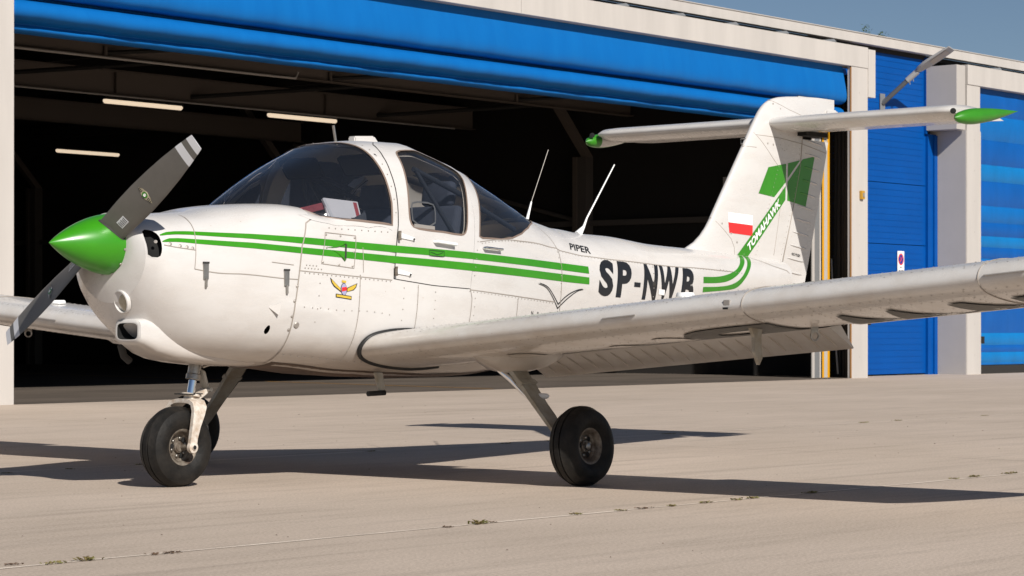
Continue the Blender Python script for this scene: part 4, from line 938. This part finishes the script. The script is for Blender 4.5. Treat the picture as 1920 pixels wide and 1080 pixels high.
# --- loose things lying in the cockpit ---
bm=bmesh.new(); box_bm(bm,(0,0,0),(.26,.16,.040),.004,M4=Matrix.Translation((1.56,-.27,1.50))@Matrix.Rotation(R(-8),4,'X')@Matrix.Rotation(R(-12),4,'Y')); bk=from_bm(bm,'chart_book',M['redbook'] if 'redbook' in M else mat('dull_red_card',(.27,.05,.055),.6,var=.2,vscale=20),None,smooth=False)
top(bk,'dull red folded chart book lying on the glareshield behind the windshield','book')
bm=bmesh.new(); box_bm(bm,(0,0,0),(.26,.012,.125),.002,M4=Matrix.Translation((1.73,-.37,1.50))@Matrix.Rotation(R(-22),4,'X')@Matrix.Rotation(R(3),4,'Y')); bk=from_bm(bm,'paper_folder',mat('white_paper',(.62,.58,.55),.7,var=.08),None,smooth=False)
top(bk,'white paper folder with red edge standing on the glareshield','folder')
bm=bmesh.new(); box_bm(bm,(0,0,0),(.028,.014,.11),.001,M4=Matrix.Translation((1.835,-.372,1.495))@Matrix.Rotation(R(-22),4,'X')@Matrix.Rotation(R(3),4,'Y')); from_bm(bm,'red_edge',mat('red_card_edge',(.33,.05,.05),.6),bk,smooth=False)
bm=bmesh.new(); box_bm(bm,(0,0,0),(.02,.014,.125),.001,M4=Matrix.Translation((1.615,-.372,1.503))@Matrix.Rotation(R(-22),4,'X')@Matrix.Rotation(R(-14),4,'Y')); from_bm(bm,'page_edge',mat('page_edge_grey',(.5,.48,.46),.7),bk,smooth=False)
# ---------------- place: apron, hangar ----------------
HA=R(1.75); HS=Vector((math.cos(HA),math.sin(HA),0)); HN=Vector((-HS.y,HS.x,0)); H0=Vector((8.561,11.696,0))
def hp(s,n,z=0): return H0+HS*s+HN*n+Vector((0,0,z))
def hbox(name,s0,s1,n0,n1,z0,z1,m,parent=None,bev=0,**k):
    bm=bmesh.new(); box_bm(bm,(0,0,0),(abs(s1-s0),abs(n1-n0),abs(z1-z0)),bev,M4=Matrix.Translation(hp((s0+s1)/2,(n0+n1)/2,(z0+z1)/2))@Matrix.Rotation(HA,4,'Z')); return from_bm(bm,name,m,parent,smooth=False,**k)
def hpoly(name,pts,m,parent=None,kind=None,smooth=False):
    bm=bmesh.new(); bm.faces.new([bm.verts.new(hp(*p)) for p in pts]); return from_bm(bm,name,m,parent,smooth=smooth,kind=kind)
def concrete(name,c1,c2,bump=.5):
    m=bpy.data.materials.new(name); m.use_nodes=True; t=m.node_tree; N=t.nodes; L=t.links.new; b=N['Principled BSDF']; b.inputs['Roughness'].default_value=.9; b.inputs['Specular IOR Level'].default_value=.25
    tc=N.new('ShaderNodeTexCoord')
    def noise(sc,det,rot=0,st=(1,1,1),ro=.6):
        mp=N.new('ShaderNodeMapping'); mp.inputs['Scale'].default_value=st; mp.inputs['Rotation'].default_value=(0,0,rot); L(tc.outputs['Object'],mp.inputs[0]); n=N.new('ShaderNodeTexNoise'); n.inputs['Scale'].default_value=sc; n.inputs['Detail'].default_value=det; n.inputs['Roughness'].default_value=ro; L(mp.outputs[0],n.inputs['Vector']); return n
    a=noise(.35,6,.1,(1,2.2,1)); c=noise(2.2,6,-.05,(.45,3,1),.7); d=noise(70,3,0,(1,1,1),.7); st=noise(1.1,5,.85,(.18,4.5,1),.6); sp=noise(150,2)
    def mix(f,A,B,kind='MIX',lo=.35,hi=.65,amt=1):
        r=N.new('ShaderNodeMapRange'); r.inputs[1].default_value=lo; r.inputs[2].default_value=hi; r.inputs[4].default_value=amt; L(f.outputs[0],r.inputs[0])
        x=N.new('ShaderNodeMix'); x.data_type='RGBA'; x.blend_type=kind; L(r.outputs[0],x.inputs[0])
        for i,v in ((6,A),(7,B)):
            if isinstance(v,tuple): x.inputs[i].default_value=(*v,1)
            else: L(v.outputs[2],x.inputs[i])
        return x
    x=mix(a,c2,c1); x=mix(c,x,tuple(v*.74 for v in c2),lo=.5,hi=.76,amt=.6); x=mix(st,x,tuple(v*.62 for v in c2),lo=.56,hi=.76,amt=.55)
    x=mix(d,x,(.62,.60,.57),'MULTIPLY',.42,.60,.55); x=mix(sp,x,tuple(min(1,v*1.35) for v in c1),lo=.66,hi=.72,amt=.6)
    L(x.outputs[2],b.inputs['Base Color'])
    bp=N.new('ShaderNodeBump'); bp.inputs['Strength'].default_value=bump; bp.inputs['Distance'].default_value=.006; L(d.outputs[0],bp.inputs['Height']); L(bp.outputs[0],b.inputs['Normal']); return m
M['apron']=concrete('sunlit_apron_concrete',(.57,.475,.395),(.50,.415,.34))
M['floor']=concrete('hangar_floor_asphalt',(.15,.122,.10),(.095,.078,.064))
M['cream']=mat('cream_cladding',(.535,.50,.465),.55,var=.12,vscale=2.5,stretch=(1,1,.12),bump=.05,bscale=3)
M['cream2']=mat('grey_cream_cladding',(.46,.43,.40),.6,var=.05,vscale=2)
M['fabric']=mat('blue_door_fabric',(.003,.125,.40),.45,var=.16,vscale=1.2,col2=(.002,.112,.375),stretch=(4,4,.3),bump=.04,bscale=6,spec=.2)
M['fabric2']=mat('translucent_blue_fabric',(.003,.19,.50),.45,var=.45,vscale=.55,col2=(.002,.075,.33),stretch=(.15,.15,3.2),bump=.3,bscale=5)
M['bluewall']=mat('blue_sandwich_panel',(.0005,.072,.32),.5,spec=.12,var=.12,vscale=1,stretch=(1,1,2))
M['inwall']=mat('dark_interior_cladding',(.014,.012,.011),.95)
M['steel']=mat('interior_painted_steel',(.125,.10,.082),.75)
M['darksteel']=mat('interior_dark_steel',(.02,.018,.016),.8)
M['yellowline']=mat('yellow_floor_line',(.34,.17,.03),.8)
M['orange']=mat('orange_edge_seal',(.42,.20,.06),.6)
M['yellowpost']=mat('yellow_guide_edge',(.68,.33,.01),.5)
M['galv']=mat('galvanised_bracket',(.32,.33,.34),.45,.5)
M['lampgrey']=mat('lamp_arm_grey',(.13,.135,.14),.5,.3)
M['lamphead']=mat('lamp_head_grey',(.36,.36,.36),.45)
M['tube']=mat('lit_tube_lamp',(1,.80,.58),.5,emit=.72)
# ground
bm=bmesh.new(); s_=300; 
bm.faces.new([bm.verts.new(v) for v in ((-s_,-s_,0),(s_,-s_,0),(s_,s_,0),(-s_,s_,0))]); from_bm(bm,'apron',M['apron'],smooth=False,kind='structure')
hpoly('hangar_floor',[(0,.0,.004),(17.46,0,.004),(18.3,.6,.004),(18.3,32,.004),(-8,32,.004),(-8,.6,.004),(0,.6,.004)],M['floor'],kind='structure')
# slab joints: narrow filled grooves in the apron
M['joint']=mat('joint_filler',(.80,.70,.59),.9,var=.12,vscale=9)
M['jointdk']=mat('dark_joint',(.20,.16,.13),.9,var=.3,vscale=9)
def joint(name,pts,w,m):
    bm=bmesh.new(); prev=[]
    P=dens(pts,.25,False); rnd=random.Random(3)
    for i,(x,y) in enumerate(P):
        a=P[max(0,i-1)];b=P[min(len(P)-1,i+1)]; t=Vector((b[0]-a[0],b[1]-a[1],0)).normalized(); n_=Vector((-t.y,t.x,0)); j=rnd.uniform(-.004,.004); k=w*rnd.uniform(.5,1.1)/2
        c=Vector((x,y,.002))+n_*j; prev.append((bm.verts.new(c-n_*k),bm.verts.new(c+n_*k)))
    for a,b in zip(prev,prev[1:]): bm.faces.new((a[0],b[0],b[1],a[1]))
    return from_bm(bm,name,m,smooth=False,kind='structure')
joint('apron_joint',[(-3.2,-2.88),(8,-2.80),(30,-2.6)],.026,M['joint'])
joint('apron_joint',[(-3.0,1.62),(9,1.90),(40,2.3)],.022,M['joint'])
joint('apron_joint',[(5.95,-12),(6.15,11)],.008,M['jointdk'])
joint('apron_joint',[(-1.5,6.6),(12,6.8),(40,7.3)],.010,M['jointdk'])
# hangar building
HG=thing('hangar','cream and blue metal hangar with its blue fabric door half raised','hangar',tuple(hp(0,0)))
MI=Matrix.Translation(-hp(0,0))
HBK=[]
def P_(o): HBK.append(o); return o
def hb(*a,**k): return P_(hbox(*a,**k))
hb('door_post',-2.4,-.012,-.04,.35,0,5.18,M['cream'])
hb('door_post',17.46,17.965,-.0,.08,0,5.178,M['cream']); hb('post_edge_seal',17.452,17.46,.006,.03,0,5.17,M['orange']); hb('jamb_return',17.945,17.964,.08,1.14,0,5.1,M['inwall']); hb('jamb_wall',17.95,18.52,1.141,1.2,0,5.4,M['inwall'])
hb('post_edge_seal',-.012,0,-.03,.3,0,5.17,M['cream2'])
hb('door_fascia',-2.4,8.8,-.012,.30,5.18,5.525,M['cream']); hb('door_fascia',8.808,17.96,-.012,.30,5.18,5.525,M['cream']); hb('fascia_end_panel',17.965,18.19,-.016,.32,4.70,5.50,M['cream'])
hb('parapet',-3,11.5,.48,.62,5.70,5.865,M['cream']); hb('parapet',11.505,26,.48,.62,5.70,5.865,M['cream']); hb('parapet',26.005,40,.48,.62,5.70,5.865,M['cream'])
for a,b in ((-3,26),(26.01,40)): hb('parapet_capping',a,b,.465,.64,5.861,5.875,M['cream2'])
# metal brackets in the gap under the parapet
bx=None
for i in range(17):
    s=1.0+i*1.42
    if 17.5<s<20.9: continue
    me=None
    bm=bmesh.new(); a,b,c,d=hp(s,.03,5.526),hp(s+.34,.03,5.585),hp(s+.42,.03,5.545),hp(s+.12,.03,5.526); prism_bm(bm,[a,b,c,d],HN*.40); P_(from_bm(bm,'eave_bracket',M['galv'],smooth=False))
# blue wall between the door bays, five courses of horizontal panels
zz=[0.02,1.20,2.30,3.37,4.44,5.72]
hb('eave_soffit',-3,40,.50,.66,5.71,5.72,M['darksteel'])
for a,b in zip(zz,zz[1:]):
    P_(hbox('wall_panel',17.968,21.02,.65,.72,a+.006,b-.006,M['bluewall']))
    k=0; z=a+.10; bm=bmesh.new()
    while z<b-.05: box_bm(bm,(0,0,0),(3.0,.006,.010),0,M4=Matrix.Translation(hp(19.42,.648,z))@Matrix.Rotation(HA,4,'Z')); z+=.107
    P_(from_bm(bm,'panel_rib',M['bluewall'],smooth=False))
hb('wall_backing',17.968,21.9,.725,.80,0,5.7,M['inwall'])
hb('corner_trim',20.96,21.02+.0,.60,.648,4.3,5.66,M['bluewall']); hb('corner_trim',21.02,21.32,.60,.70,0,4.3,M['bluewall']); hb('corner_trim',21.20,21.31,.57,.60,0,4.28,M['bluewall'])
hb('pilaster',21.312,21.84,0,.9,0,4.36,M['cream2']); hb('post_box',20.965,21.275,-.006,.9,4.36,5.50,M['cream2']); hb('door_post',21.36,21.838,.004,.9,4.362,5.178,M['cream'])
hb('pilaster_face',21.33,21.838,-.012,0-.002,0,4.36,M['cream'])
hb('door_fascia',21.36,40,-.012,.30,5.18,5.53,M['cream'])
# raised fabric door: folded bags of cloth, extruded along the opening
prof=[(.16,5.20),(.135,5.05),(.10,4.90),(.075,4.76),(.07,4.68),(.09,4.60),(.15,4.56),(.24,4.545),(.36,4.56),(.37,4.53),(.25,4.51),(.15,4.47),(.10,4.39),(.11,4.33),(.15,4.29),(.22,4.262),(.30,4.25),(.31,4.235),(.29,4.222),(.27,4.20),(.275,4.175),(.32,4.150),(.42,4.145),(.50,4.16)]
prof=smooth_poly(prof,1,False)
bm=bmesh.new(); prev=None; n=140; rnd=random.Random(5); ph=[rnd.uniform(0,6) for _ in range(6)]
for i in range(n+1):
    s=.02+17.40*i/n
    ring=[]
    for j,(nn,z) in enumerate(prof):
        wv=.004*math.sin(s*3.1+ph[0]+j*.25)+.003*math.sin(s*7.3+ph[1]+j*.4)+.003*math.sin(s*17+ph[2]); edge=0
        ring.append(bm.verts.new(hp(s,nn+wv*(1 if j>3 else .3),z+wv*.4)))
    if prev:
        for a in range(len(prof)-1): bm.faces.new((prev[a],prev[a+1],ring[a+1],ring[a]))
    prev=ring
P_(from_bm(bm,'fabric_door',M['fabric'],label='raised blue fabric door folded in bags above the open bay'))
hb('door_bottom_beam',.05,17.0,.515,.60,4.19,4.25,M['steel'])
hb('door_header',0,17.46,.32,.40,5.10,5.60,M['darksteel'])
# closed fabric door of the next bay
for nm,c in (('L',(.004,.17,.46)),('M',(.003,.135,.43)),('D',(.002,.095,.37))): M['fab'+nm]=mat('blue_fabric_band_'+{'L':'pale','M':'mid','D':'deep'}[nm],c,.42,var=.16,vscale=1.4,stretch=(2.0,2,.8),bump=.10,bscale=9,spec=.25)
for z0,z1,q in ((.16,.20,'M'),(.20,.39,'L'),(.39,.52,'D'),(.52,.74,'L'),(.74,1.55,'D'),(1.55,2.09,'M'),(2.09,2.30,'D'),(2.30,2.50,'L'),(2.50,2.75,'D'),(2.75,3.05,'M'),(3.05,3.5,'D'),(3.5,3.8,'L'),(3.8,4.25,'D'),(4.25,4.7,'M'),(4.7,5.18,'D')):  # topmost deep band paints in the shade below the fascia
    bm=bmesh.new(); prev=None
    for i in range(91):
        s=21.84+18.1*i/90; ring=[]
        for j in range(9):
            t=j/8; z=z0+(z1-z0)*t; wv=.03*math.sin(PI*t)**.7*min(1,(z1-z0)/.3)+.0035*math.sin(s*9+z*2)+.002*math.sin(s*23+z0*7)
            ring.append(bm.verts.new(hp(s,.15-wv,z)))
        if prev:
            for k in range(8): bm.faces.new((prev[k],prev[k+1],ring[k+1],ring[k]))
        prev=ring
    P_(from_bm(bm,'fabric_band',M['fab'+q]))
hb('door_bottom_beam',21.84,40,.14,.24,.0,.15,M['darksteel'])
hb('door_stop',21.842,21.90,-.05,.05,.55,.68,M['rubber']); hb('door_stop',17.965,18.0,-.04,.0,.88,.98,M['rubber'])
# guide rails and bunched edge curtain just inside the right post
for name,s0,w_,nn,m in (('guide_rail',17.46,.07,.95,'cream'),('guide_rail',17.56,.22,.96,'galv'),('guide_rail',17.80,.05,.94,'cream')):
    pass
rails=[(1526,1530.5,'cream2'),(1530.5,1539,'galv'),(1540,1542,'cream'),(1542.3,1544.5,'darksteel'),(1545,1548,'yellowpost'),(1548,1554.5,'cream2'),(1554.8,1558.5,'yellowpost')]
RS=[(18.08,18.21,'cream2'),(18.21,18.43,'galv'),(18.45,18.52,'cream'),(18.52,18.57,'darksteel'),(18.58,18.66,'yellowpost'),(18.66,18.83,'cream2'),(18.84,18.93,'yellowpost')]
for a,b,m in ((17.08,17.155,'cream2'),(17.16,17.30,'galv'),(17.31,17.348,'cream'),(17.35,17.388,'darksteel'),(17.39,17.448,'yellowpost'),(17.45,17.55,'cream2'),(17.552,17.62,'yellowpost')): hb('guide_rail',a,b,.53,.55,0,4.9,M[m])
for i in range(7):
    P_(tube('edge_curtain_fold',[hp(17.91-.02*(i%2),.13+.075*i,0),hp(17.90-.03*(i%2),.14+.073*i,2.4),hp(17.91,.13+.075*i,4.6)],[.035,.042,.035],M['darksteel'],None,10))
P_(tube('guide_cable',[hp(17.80,.48,.06),hp(17.80,.56,1.0),hp(17.82,.62,2.0)],.018,M['galv'],None,8))
# interior shell
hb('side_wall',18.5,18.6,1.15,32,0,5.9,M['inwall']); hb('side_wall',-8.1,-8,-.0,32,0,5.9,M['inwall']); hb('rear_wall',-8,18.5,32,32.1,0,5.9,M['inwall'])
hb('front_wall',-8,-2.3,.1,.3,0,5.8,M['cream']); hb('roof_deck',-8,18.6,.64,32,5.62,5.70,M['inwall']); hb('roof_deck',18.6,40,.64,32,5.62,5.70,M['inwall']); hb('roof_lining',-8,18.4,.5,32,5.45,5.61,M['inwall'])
for nn,z0,z1,s1 in ((3.3,4.72,5.0,18.3),(5.2,4.70,5.02,18.3),(8.9,4.64,5.02,18.2),(13.5,4.62,5.0,18.2)):
    b=hb('roof_beam',-6,s1,nn,nn+.012,z0,z1,M['steel']); hb('beam_flange',-6,s1,nn-.08,nn+.09,z0-.014,z0,M['steel']); hb('beam_flange',-6,s1,nn-.08,nn+.09,z1,z1+.014,M['steel'])
for s in (2.6,7.8,13.0,17.9):
    hb('roof_rafter',s,s+.10,.8,30,5.05,5.30,M['darksteel'])
for k,s in enumerate((1.2,5.8,10.4,15.0)):
    P_(tube('roof_brace',[hp(s,5.2,4.75),hp(s+2.6,3.3,4.98)],.035,M['darksteel'],None,6)); P_(tube('roof_brace',[hp(s+.5,8.9,4.72),hp(s+3.3,5.2,5.0)],.04,M['darksteel'],None,6))
    P_(tube('brace_bracket',[hp(s,5.17,4.68),hp(s,5.17,4.84)],.03,M['steel'],None,8))
for s in (4.2,9.2,14.1): hb('web_stiffener',s,s+.02,8.83,8.9,4.66,5.0,M['steel'])
P_(tube('conduit',[hp(-3,4.45,4.58),hp(3,4.45,4.575),hp(8.2,4.45,4.58),hp(8.9,4.45,4.585),hp(8.95,4.45,4.68)],.018,M['cream2'],None,8))
P_(tube('conduit',[hp(-3,8.75,4.60),hp(17.5,8.75,4.60)],.015,M['cream2'],None,8))
for s in (2.2,7.6,12.8): hb('hung_track',s,s+4.6,1.35,1.43,4.60,4.64,M['steel']); hb('hung_track',s,s+4.6,1.30,1.34,4.60,4.72,M['steel'])
# side wall framing
M['wallsteel']=mat('side_wall_steel',(.09,.078,.07),.8)
for nn in (6.2,14.0,22.0):
    hb('wall_column',18.26,18.48,nn,nn+.25,0,4.0,M['wallsteel']); hb('column_edge',18.24,18.26,nn+.20,nn+.30,0,4.0,M['steel'])
    bm=bmesh.new(); prism_bm(bm,[hp(18.30,nn,4.0),hp(18.48,nn,4.0),hp(17.2,nn,5.3),hp(17.0,nn,5.3)],HN*.14); P_(from_bm(bm,'knee_brace',M['steel'],smooth=False))
hb('wall_rail',18.38,18.46,.9,31,2.72,2.82,M['wallsteel'])
for a,b in (((6.4,2.8),(13.9,4.6)),((6.4,2.7),(10,1.0))):
    P_(tube('wall_brace',[hp(18.40,a[0],a[1]),hp(18.40,b[0],b[1])],.04,M['wallsteel'],None,6))
hb('junction_box',18.30,18.38,3.0,3.16,3.35,3.50,M['cream2'])
for o in HBK: o.parent=HG; o.matrix_parent_inverse=MI
# cladding screws on posts and fascia
bm=bmesh.new()
for s,nn in ((-.25,-.041),(17.70,-.002),(21.6,-.014)):
    for k in range(9): 
        q=hp(s,nn,.35+.55*k); r=[bm.verts.new(q+HS*(.010*math.cos(j*PI/3))+Vector((0,0,.010*math.sin(j*PI/3)))) for j in range(6)]; bm.faces.new(r)
o=from_bm(bm,'cladding_screws',M['rivet'],HG,kind='stuff',smooth=False); o.matrix_parent_inverse=MI
# painted line on the hangar floor
bm=bmesh.new(); bm.faces.new([bm.verts.new(v) for v in (hp(8.27,.1,.008),hp(8.36,.1,.008),hp(14.9,31,.008),hp(14.8,31,.008))]); from_bm(bm,'floor_line',M['yellowline'],smooth=False,kind='structure')
# tube lamps
def tube_lamp(s,nn,z,label,ln=1.75):
    t=thing('ceiling_lamp',label,'lamp',tuple(hp(s,nn,z)),HA,group='tube lamps under the hangar roof')
    bm=bmesh.new(); box_bm(bm,(ln/2,0,.045),(ln,.09,.04),.008); from_bm(bm,'housing',M['darksteel'],t,smooth=False)
    tube('diffuser',[(0,0,0),(.03,0,-.005),(ln-.03,0,-.005),(ln,0,0)],[.02,.042,.042,.02],M['tube'],t,12)
tube_lamp(9.5,9.5,4.6,'lit tube lamp under the roof beam, upper left in the open bay'); tube_lamp(13.1,9.3,4.6,'lit tube lamp above the cockpit roof under the beam'); tube_lamp(16.3,18.9,4.6,'lit tube lamp furthest back in the dark, above the propeller')
# wall lamp on an arm
WL=thing('wall_lamp','grey floodlight on a long slanting arm fixed to the blue wall','lamp',tuple(hp(19.5,.64,4.74)),HA)
box('mounting_plate',(0,-.01,0),(.16,.012,.34),M['galv'],WL)
tube('arm',[(0,-.01,0),(.12,-.50,.43)],.042,M['lampgrey'],WL,14)
tube('clamp',[(.105,-.44,.38),(.15,-.62,.53)],.052,M['lamphead'],WL,14)
for k in (0,1): tube('clamp_bolt',[(.115+.012*k,-.47-.06*k,.40+.05*k),(.135+.012*k,-.48-.06*k,.31+.05*k)],.010,M['galv'],WL,8)
secs=[]
for t,hw,th in ((0,.05,.04),(.10,.10,.06),(.30,.155,.065),(.55,.17,.05),(.85,.165,.03),(1.0,.15,.02)):
    c=Vector((.145+.15*t,-.60-.60*t,.52+.38*t)); X=Vector((1,.0,0)); dd=Vector((.15,-.60,.38)).normalized(); X=(X-dd*X.dot(dd)).normalized(); up=X.cross(dd); up=up if up.z>0 else -up
    secs.append([c-X*hw,c-X*hw*.9+up*th*.6,c-X*hw*.4+up*th,c+X*hw*.4+up*th,c+X*hw*.9+up*th*.6,c+X*hw,c+X*hw*.95-up*.012,c-X*hw*.95-up*.012])
hdm=loft('lamp_head',secs,M['lamphead'],WL,auto=40)
c0=Vector((.145+.15*.42,-.60-.60*.42,.52+.38*.42)); c1=Vector((.145+.15*.88,-.60-.60*.88,.52+.38*.88)); prism('led_window',[c0-X*.10-up*.014,c0+X*.10-up*.014,c1+X*.11-up*.014,c1-X*.11-up*.014],-up*.006,mat('lamp_window',(.40,.34,.26),.3),hdm)
# no stopping sign
SG=thing('no_stopping_sign','small white sign with a red and blue no stopping disc on the blue wall','sign',tuple(hp(20.12,.63,1.95)),HA)
def sgq(name,pts,y,m): 
    bm=bmesh.new(); bm.faces.new([bm.verts.new((x,y,z)) for x,z in pts]); return from_bm(bm,name,m,SG,smooth=False)
bm=bmesh.new(); box_bm(bm,(0,0,0),(.225,.006,.47),.0); from_bm(bm,'board',M['flagwhite'],SG,smooth=False)
def ringp(r,n=32): return [(r*math.cos(2*PI*i/n),.09+r*1.08*math.sin(2*PI*i/n)) for i in range(n)]
M['signblue']=mat('sign_blue',(.01,.03,.25),.4); M['signred']=mat('sign_red',(.75,.05,.05),.4)
sgq('red_disc',ringp(.096),-.0045,M['signred']); sgq('blue_disc',ringp(.076),-.0060,M['signblue'])
for s_ in (1,-1): sgq('red_cross_bar',[(-.056*s_-.009,.090-.056),(-.056*s_+.009,.090-.062),(.056*s_+.009,.090+.056),(.056*s_-.009,.090+.062)],-.0075-.001*(s_>0),M['signred'])
lettering('sign_word','ZAKAZ',lambda u,v:Vector((-.05+.10*u,-.0045,-.065+.030*v)),M['black'],SG,bold=.01,step=.5)
lettering('sign_word','PARKOWANIA',lambda u,v:Vector((-.09+.18*u,-.0045,-.125+.030*v)),M['black'],SG,bold=.01,step=.5)
# small yellow call box on the post
CB=hbox('call_box',17.70,17.80,-.05,-.003,2.98,3.12,mat('yellow_box',(.50,.27,.02),.5),bev=.006); top(CB,'small amber call box on the cream post right of the open bay','call box')
bm=bmesh.new(); box_bm(bm,(0,0,0),(.05,.012,.07),0,M4=Matrix.Translation(hp(17.75,-.056,3.05))@Matrix.Rotation(HA,4,'Z')); from_bm(bm,'push_plate',M['rivet'],CB,smooth=False)
# loose grit on the slabs
bm=bmesh.new(); r=random.Random(9)
for i in range(260):
    x=r.uniform(-4,14); y=r.uniform(-4.5,8); q=r.uniform(.003,.0075)*(1 if x<6 else 1.4); a=r.uniform(0,PI); v=[bm.verts.new((x+q*k*math.cos(a+j*2*PI/3),y+q*k*math.sin(a+j*2*PI/3),.001)) for j,k in ((0,1.3),(1,.8),(2,1))]; t_=bm.verts.new((x,y,q*.8))
    for j in range(3): bm.faces.new((v[j],v[(j+1)%3],t_))
from_bm(bm,'grit',mat('grit',(.30,.24,.19),.9,var=.6,vscale=3,col2=(.08,.06,.05)),smooth=False,kind='stuff'); bpy.data.objects['grit']['label']='small grit and crumbs lying loose on the concrete apron'
# weeds in the joints
M['weed']=mat('weed_green',(.17,.18,.04),.8,var=.5,vscale=40,col2=(.20,.13,.06))
M['deadweed']=mat('dry_weed',(.14,.085,.05),.9,var=.4,vscale=40)
def weed(x,y,w_,h,m,label,seed):
    r=random.Random(seed); bm=bmesh.new(); n=int(22+w_*130)
    for i in range(n):
        px=x+r.uniform(-.5,.5)*w_*(.35+.65*r.random()); py=y+r.uniform(-.022,.022); a=r.uniform(0,2*PI); ln=h*.62*r.uniform(.35,1.1); up_=r.uniform(.25,1)
        d=Vector((math.cos(a),math.sin(a),up_)).normalized(); sd=Vector((-math.sin(a),math.cos(a),0))*r.uniform(.003,.007)
        p=Vector((px,py,.003)); q=p+d*ln*.6; t=q+Vector((d.x,d.y,d.z*.2))*ln*.5
        v=[bm.verts.new(p-sd*.4),bm.verts.new(p+sd*.4),bm.verts.new(q+sd),bm.verts.new(t),bm.verts.new(q-sd)]
        bm.faces.new(v)
    me=bpy.data.meshes.new('weed_tuft'); bmesh.ops.translate(bm,verts=bm.verts,vec=(-x,-y,0)); bm.to_mesh(me); bm.free()
    o=link(me,'weed_tuft',m); o.location=(x,y,0); top(o,label,'weed','weeds growing in the apron joints'); return o
WD=[(-2.33,-2.80,.10,.02,'deadweed','flat dry weed at the extreme left end of the front joint'),(-2.20,-2.88,.13,.025,'weed','low green weed second from the left on the front joint'),(-2.05,-2.87,.12,.045,'weed','bushy green weed with upright leaves near the bottom left corner'),
(-1.68,-2.89,.22,.025,'deadweed','long brown dry weed on the front joint left of centre'),(-.12,-2.88,.05,.02,'deadweed','tiny brown weed left of the spiky grass tuft on the front joint'),(.10,-2.86,.12,.06,'weed','spiky grass tuft standing on the front joint in the lower middle'),(.19,-2.85,.05,.015,'deadweed','tiny brown weed right beside the spiky grass tuft'),
(.78,-2.84,.07,.03,'weed','dark little weed on the front joint below the port tyre'),(1.09,-2.85,.06,.02,'weed','small weed on the front joint just right of the dark one'),(1.27,-2.85,.12,.018,'deadweed','flat brown strip of weed on the front joint right of the port tyre'),(1.48,-2.86,.06,.025,'weed','small two leaved weed on the front joint past the brown strip'),
(1.75,-2.85,.10,.025,'weed','low weed on the front joint just in front of the wing shadow'),(2.01,-2.85,.10,.025,'weed','low weed in the front edge of the wing shadow'),(2.15,-2.84,.12,.03,'weed','leafy weed in the wing shadow on the front joint'),(2.66,-2.84,.16,.03,'weed','weed near the back edge of the wing shadow tip'),
(4.15,-2.80,.08,.02,'weed','small weed beyond the wing shadow on the front joint'),(4.38,-2.80,.12,.035,'weed','grassy weed beyond the wing shadow near the right edge'),(4.80,-2.79,.2,.03,'weed','long weed at the right edge on the front joint'),
(.95,1.62,.12,.02,'weed','dark weed in the fuselage shadow left of the nose tyre'),(1.45,1.66,.05,.02,'weed','tiny weed in the nose shadow on the rear joint'),(2.05,1.70,.16,.022,'weed','weed strip just left of the nose tyre in shade'),(4.1,1.75,.08,.02,'weed','weed in the fuselage shadow between the tyres'),
(5.55,1.80,.20,.02,'weed','dry edged weed strip lit between the two shadows'),(6.05,1.81,.10,.02,'weed','small green weed lit between the two shadows'),(6.35,1.82,.08,.02,'weed','little weed just left of the port tyre'),(7.6,1.86,.25,.02,'weed','weed strip in the tailplane shadow right of the port tyre'),
(10.5,1.93,.20,.025,'weed','weed strip on the far joint left of the right edge'),(11.1,1.95,.15,.03,'weed','green weed on the far joint near the right side'),(12.7,1.98,.15,.02,'weed','single small weed on the far joint at the right edge')]
for i,q in enumerate(WD): weed(q[0],q[1],q[2],q[3],M[q[4]],q[5],i+40)
# tree whose top shows above the roof
def tree(x,y,h,cr,label,seed):
    t=thing('tree',label,'tree',(x,y,0)); r=random.Random(seed); bark=M.get('bark') or mat('bark',(.09,.06,.04),.9); M['bark']=bark
    leaf=M.get('leaf') or mat('leaves',(.045,.085,.022),.7,var=.5,vscale=3); M['leaf']=leaf
    bm=bmesh.new(); tube_bm(bm,[(0,0,0),(.05,.03,h*.4),(0,0,h*.75),(.02,0,h*.97)],[.22,.16,.08,.02],10)
    limbs=[]
    for k in range(14):
        z=h*(.35+.6*k/14); a=k*2.4; ln=cr*(1.15-z/h*.9); e=Vector((math.cos(a)*ln,math.sin(a)*ln,z+ln*.35)); tube_bm(bm,[(0,0,z),e*.5+Vector((0,0,z*.5)),e],[.05,.03,.01],6); limbs.append((Vector((0,0,z)),e))
    from_bm(bm,'trunk',bark,t)
    bm=bmesh.new()
    for k in range(2600):
        a,b=limbs[r.randrange(len(limbs))]; f=r.uniform(.25,1.1); c=a.lerp(b,f)+Vector([r.gauss(0,.22) for _ in range(3)])
        if r.random()<.15: c=Vector((r.gauss(0,.15),r.gauss(0,.15),h*r.uniform(.8,1.02)))
        u=Vector([r.uniform(-1,1) for _ in range(3)]).normalized(); v_=u.orthogonal().normalized(); q=r.uniform(.04,.09)
        bm.faces.new([bm.verts.new(c+u*q),bm.verts.new(c+v_*q*.5),bm.verts.new(c-u*q),bm.verts.new(c-v_*q*.5)])
    from_bm(bm,'crown',leaf,t,smooth=False)
tree(99.3,59.5,16.4,2.6,'tall tree whose tip shows above the hangar roof left of the wall lamp',11)
tree(100.9,59.4,16.15,3.2,'broader tree just right of the tall one with its top barely above the roof',12)
tree(69.5,60.2,12.6,2.4,'tree hidden behind the hangar roof',13) if 0 else None
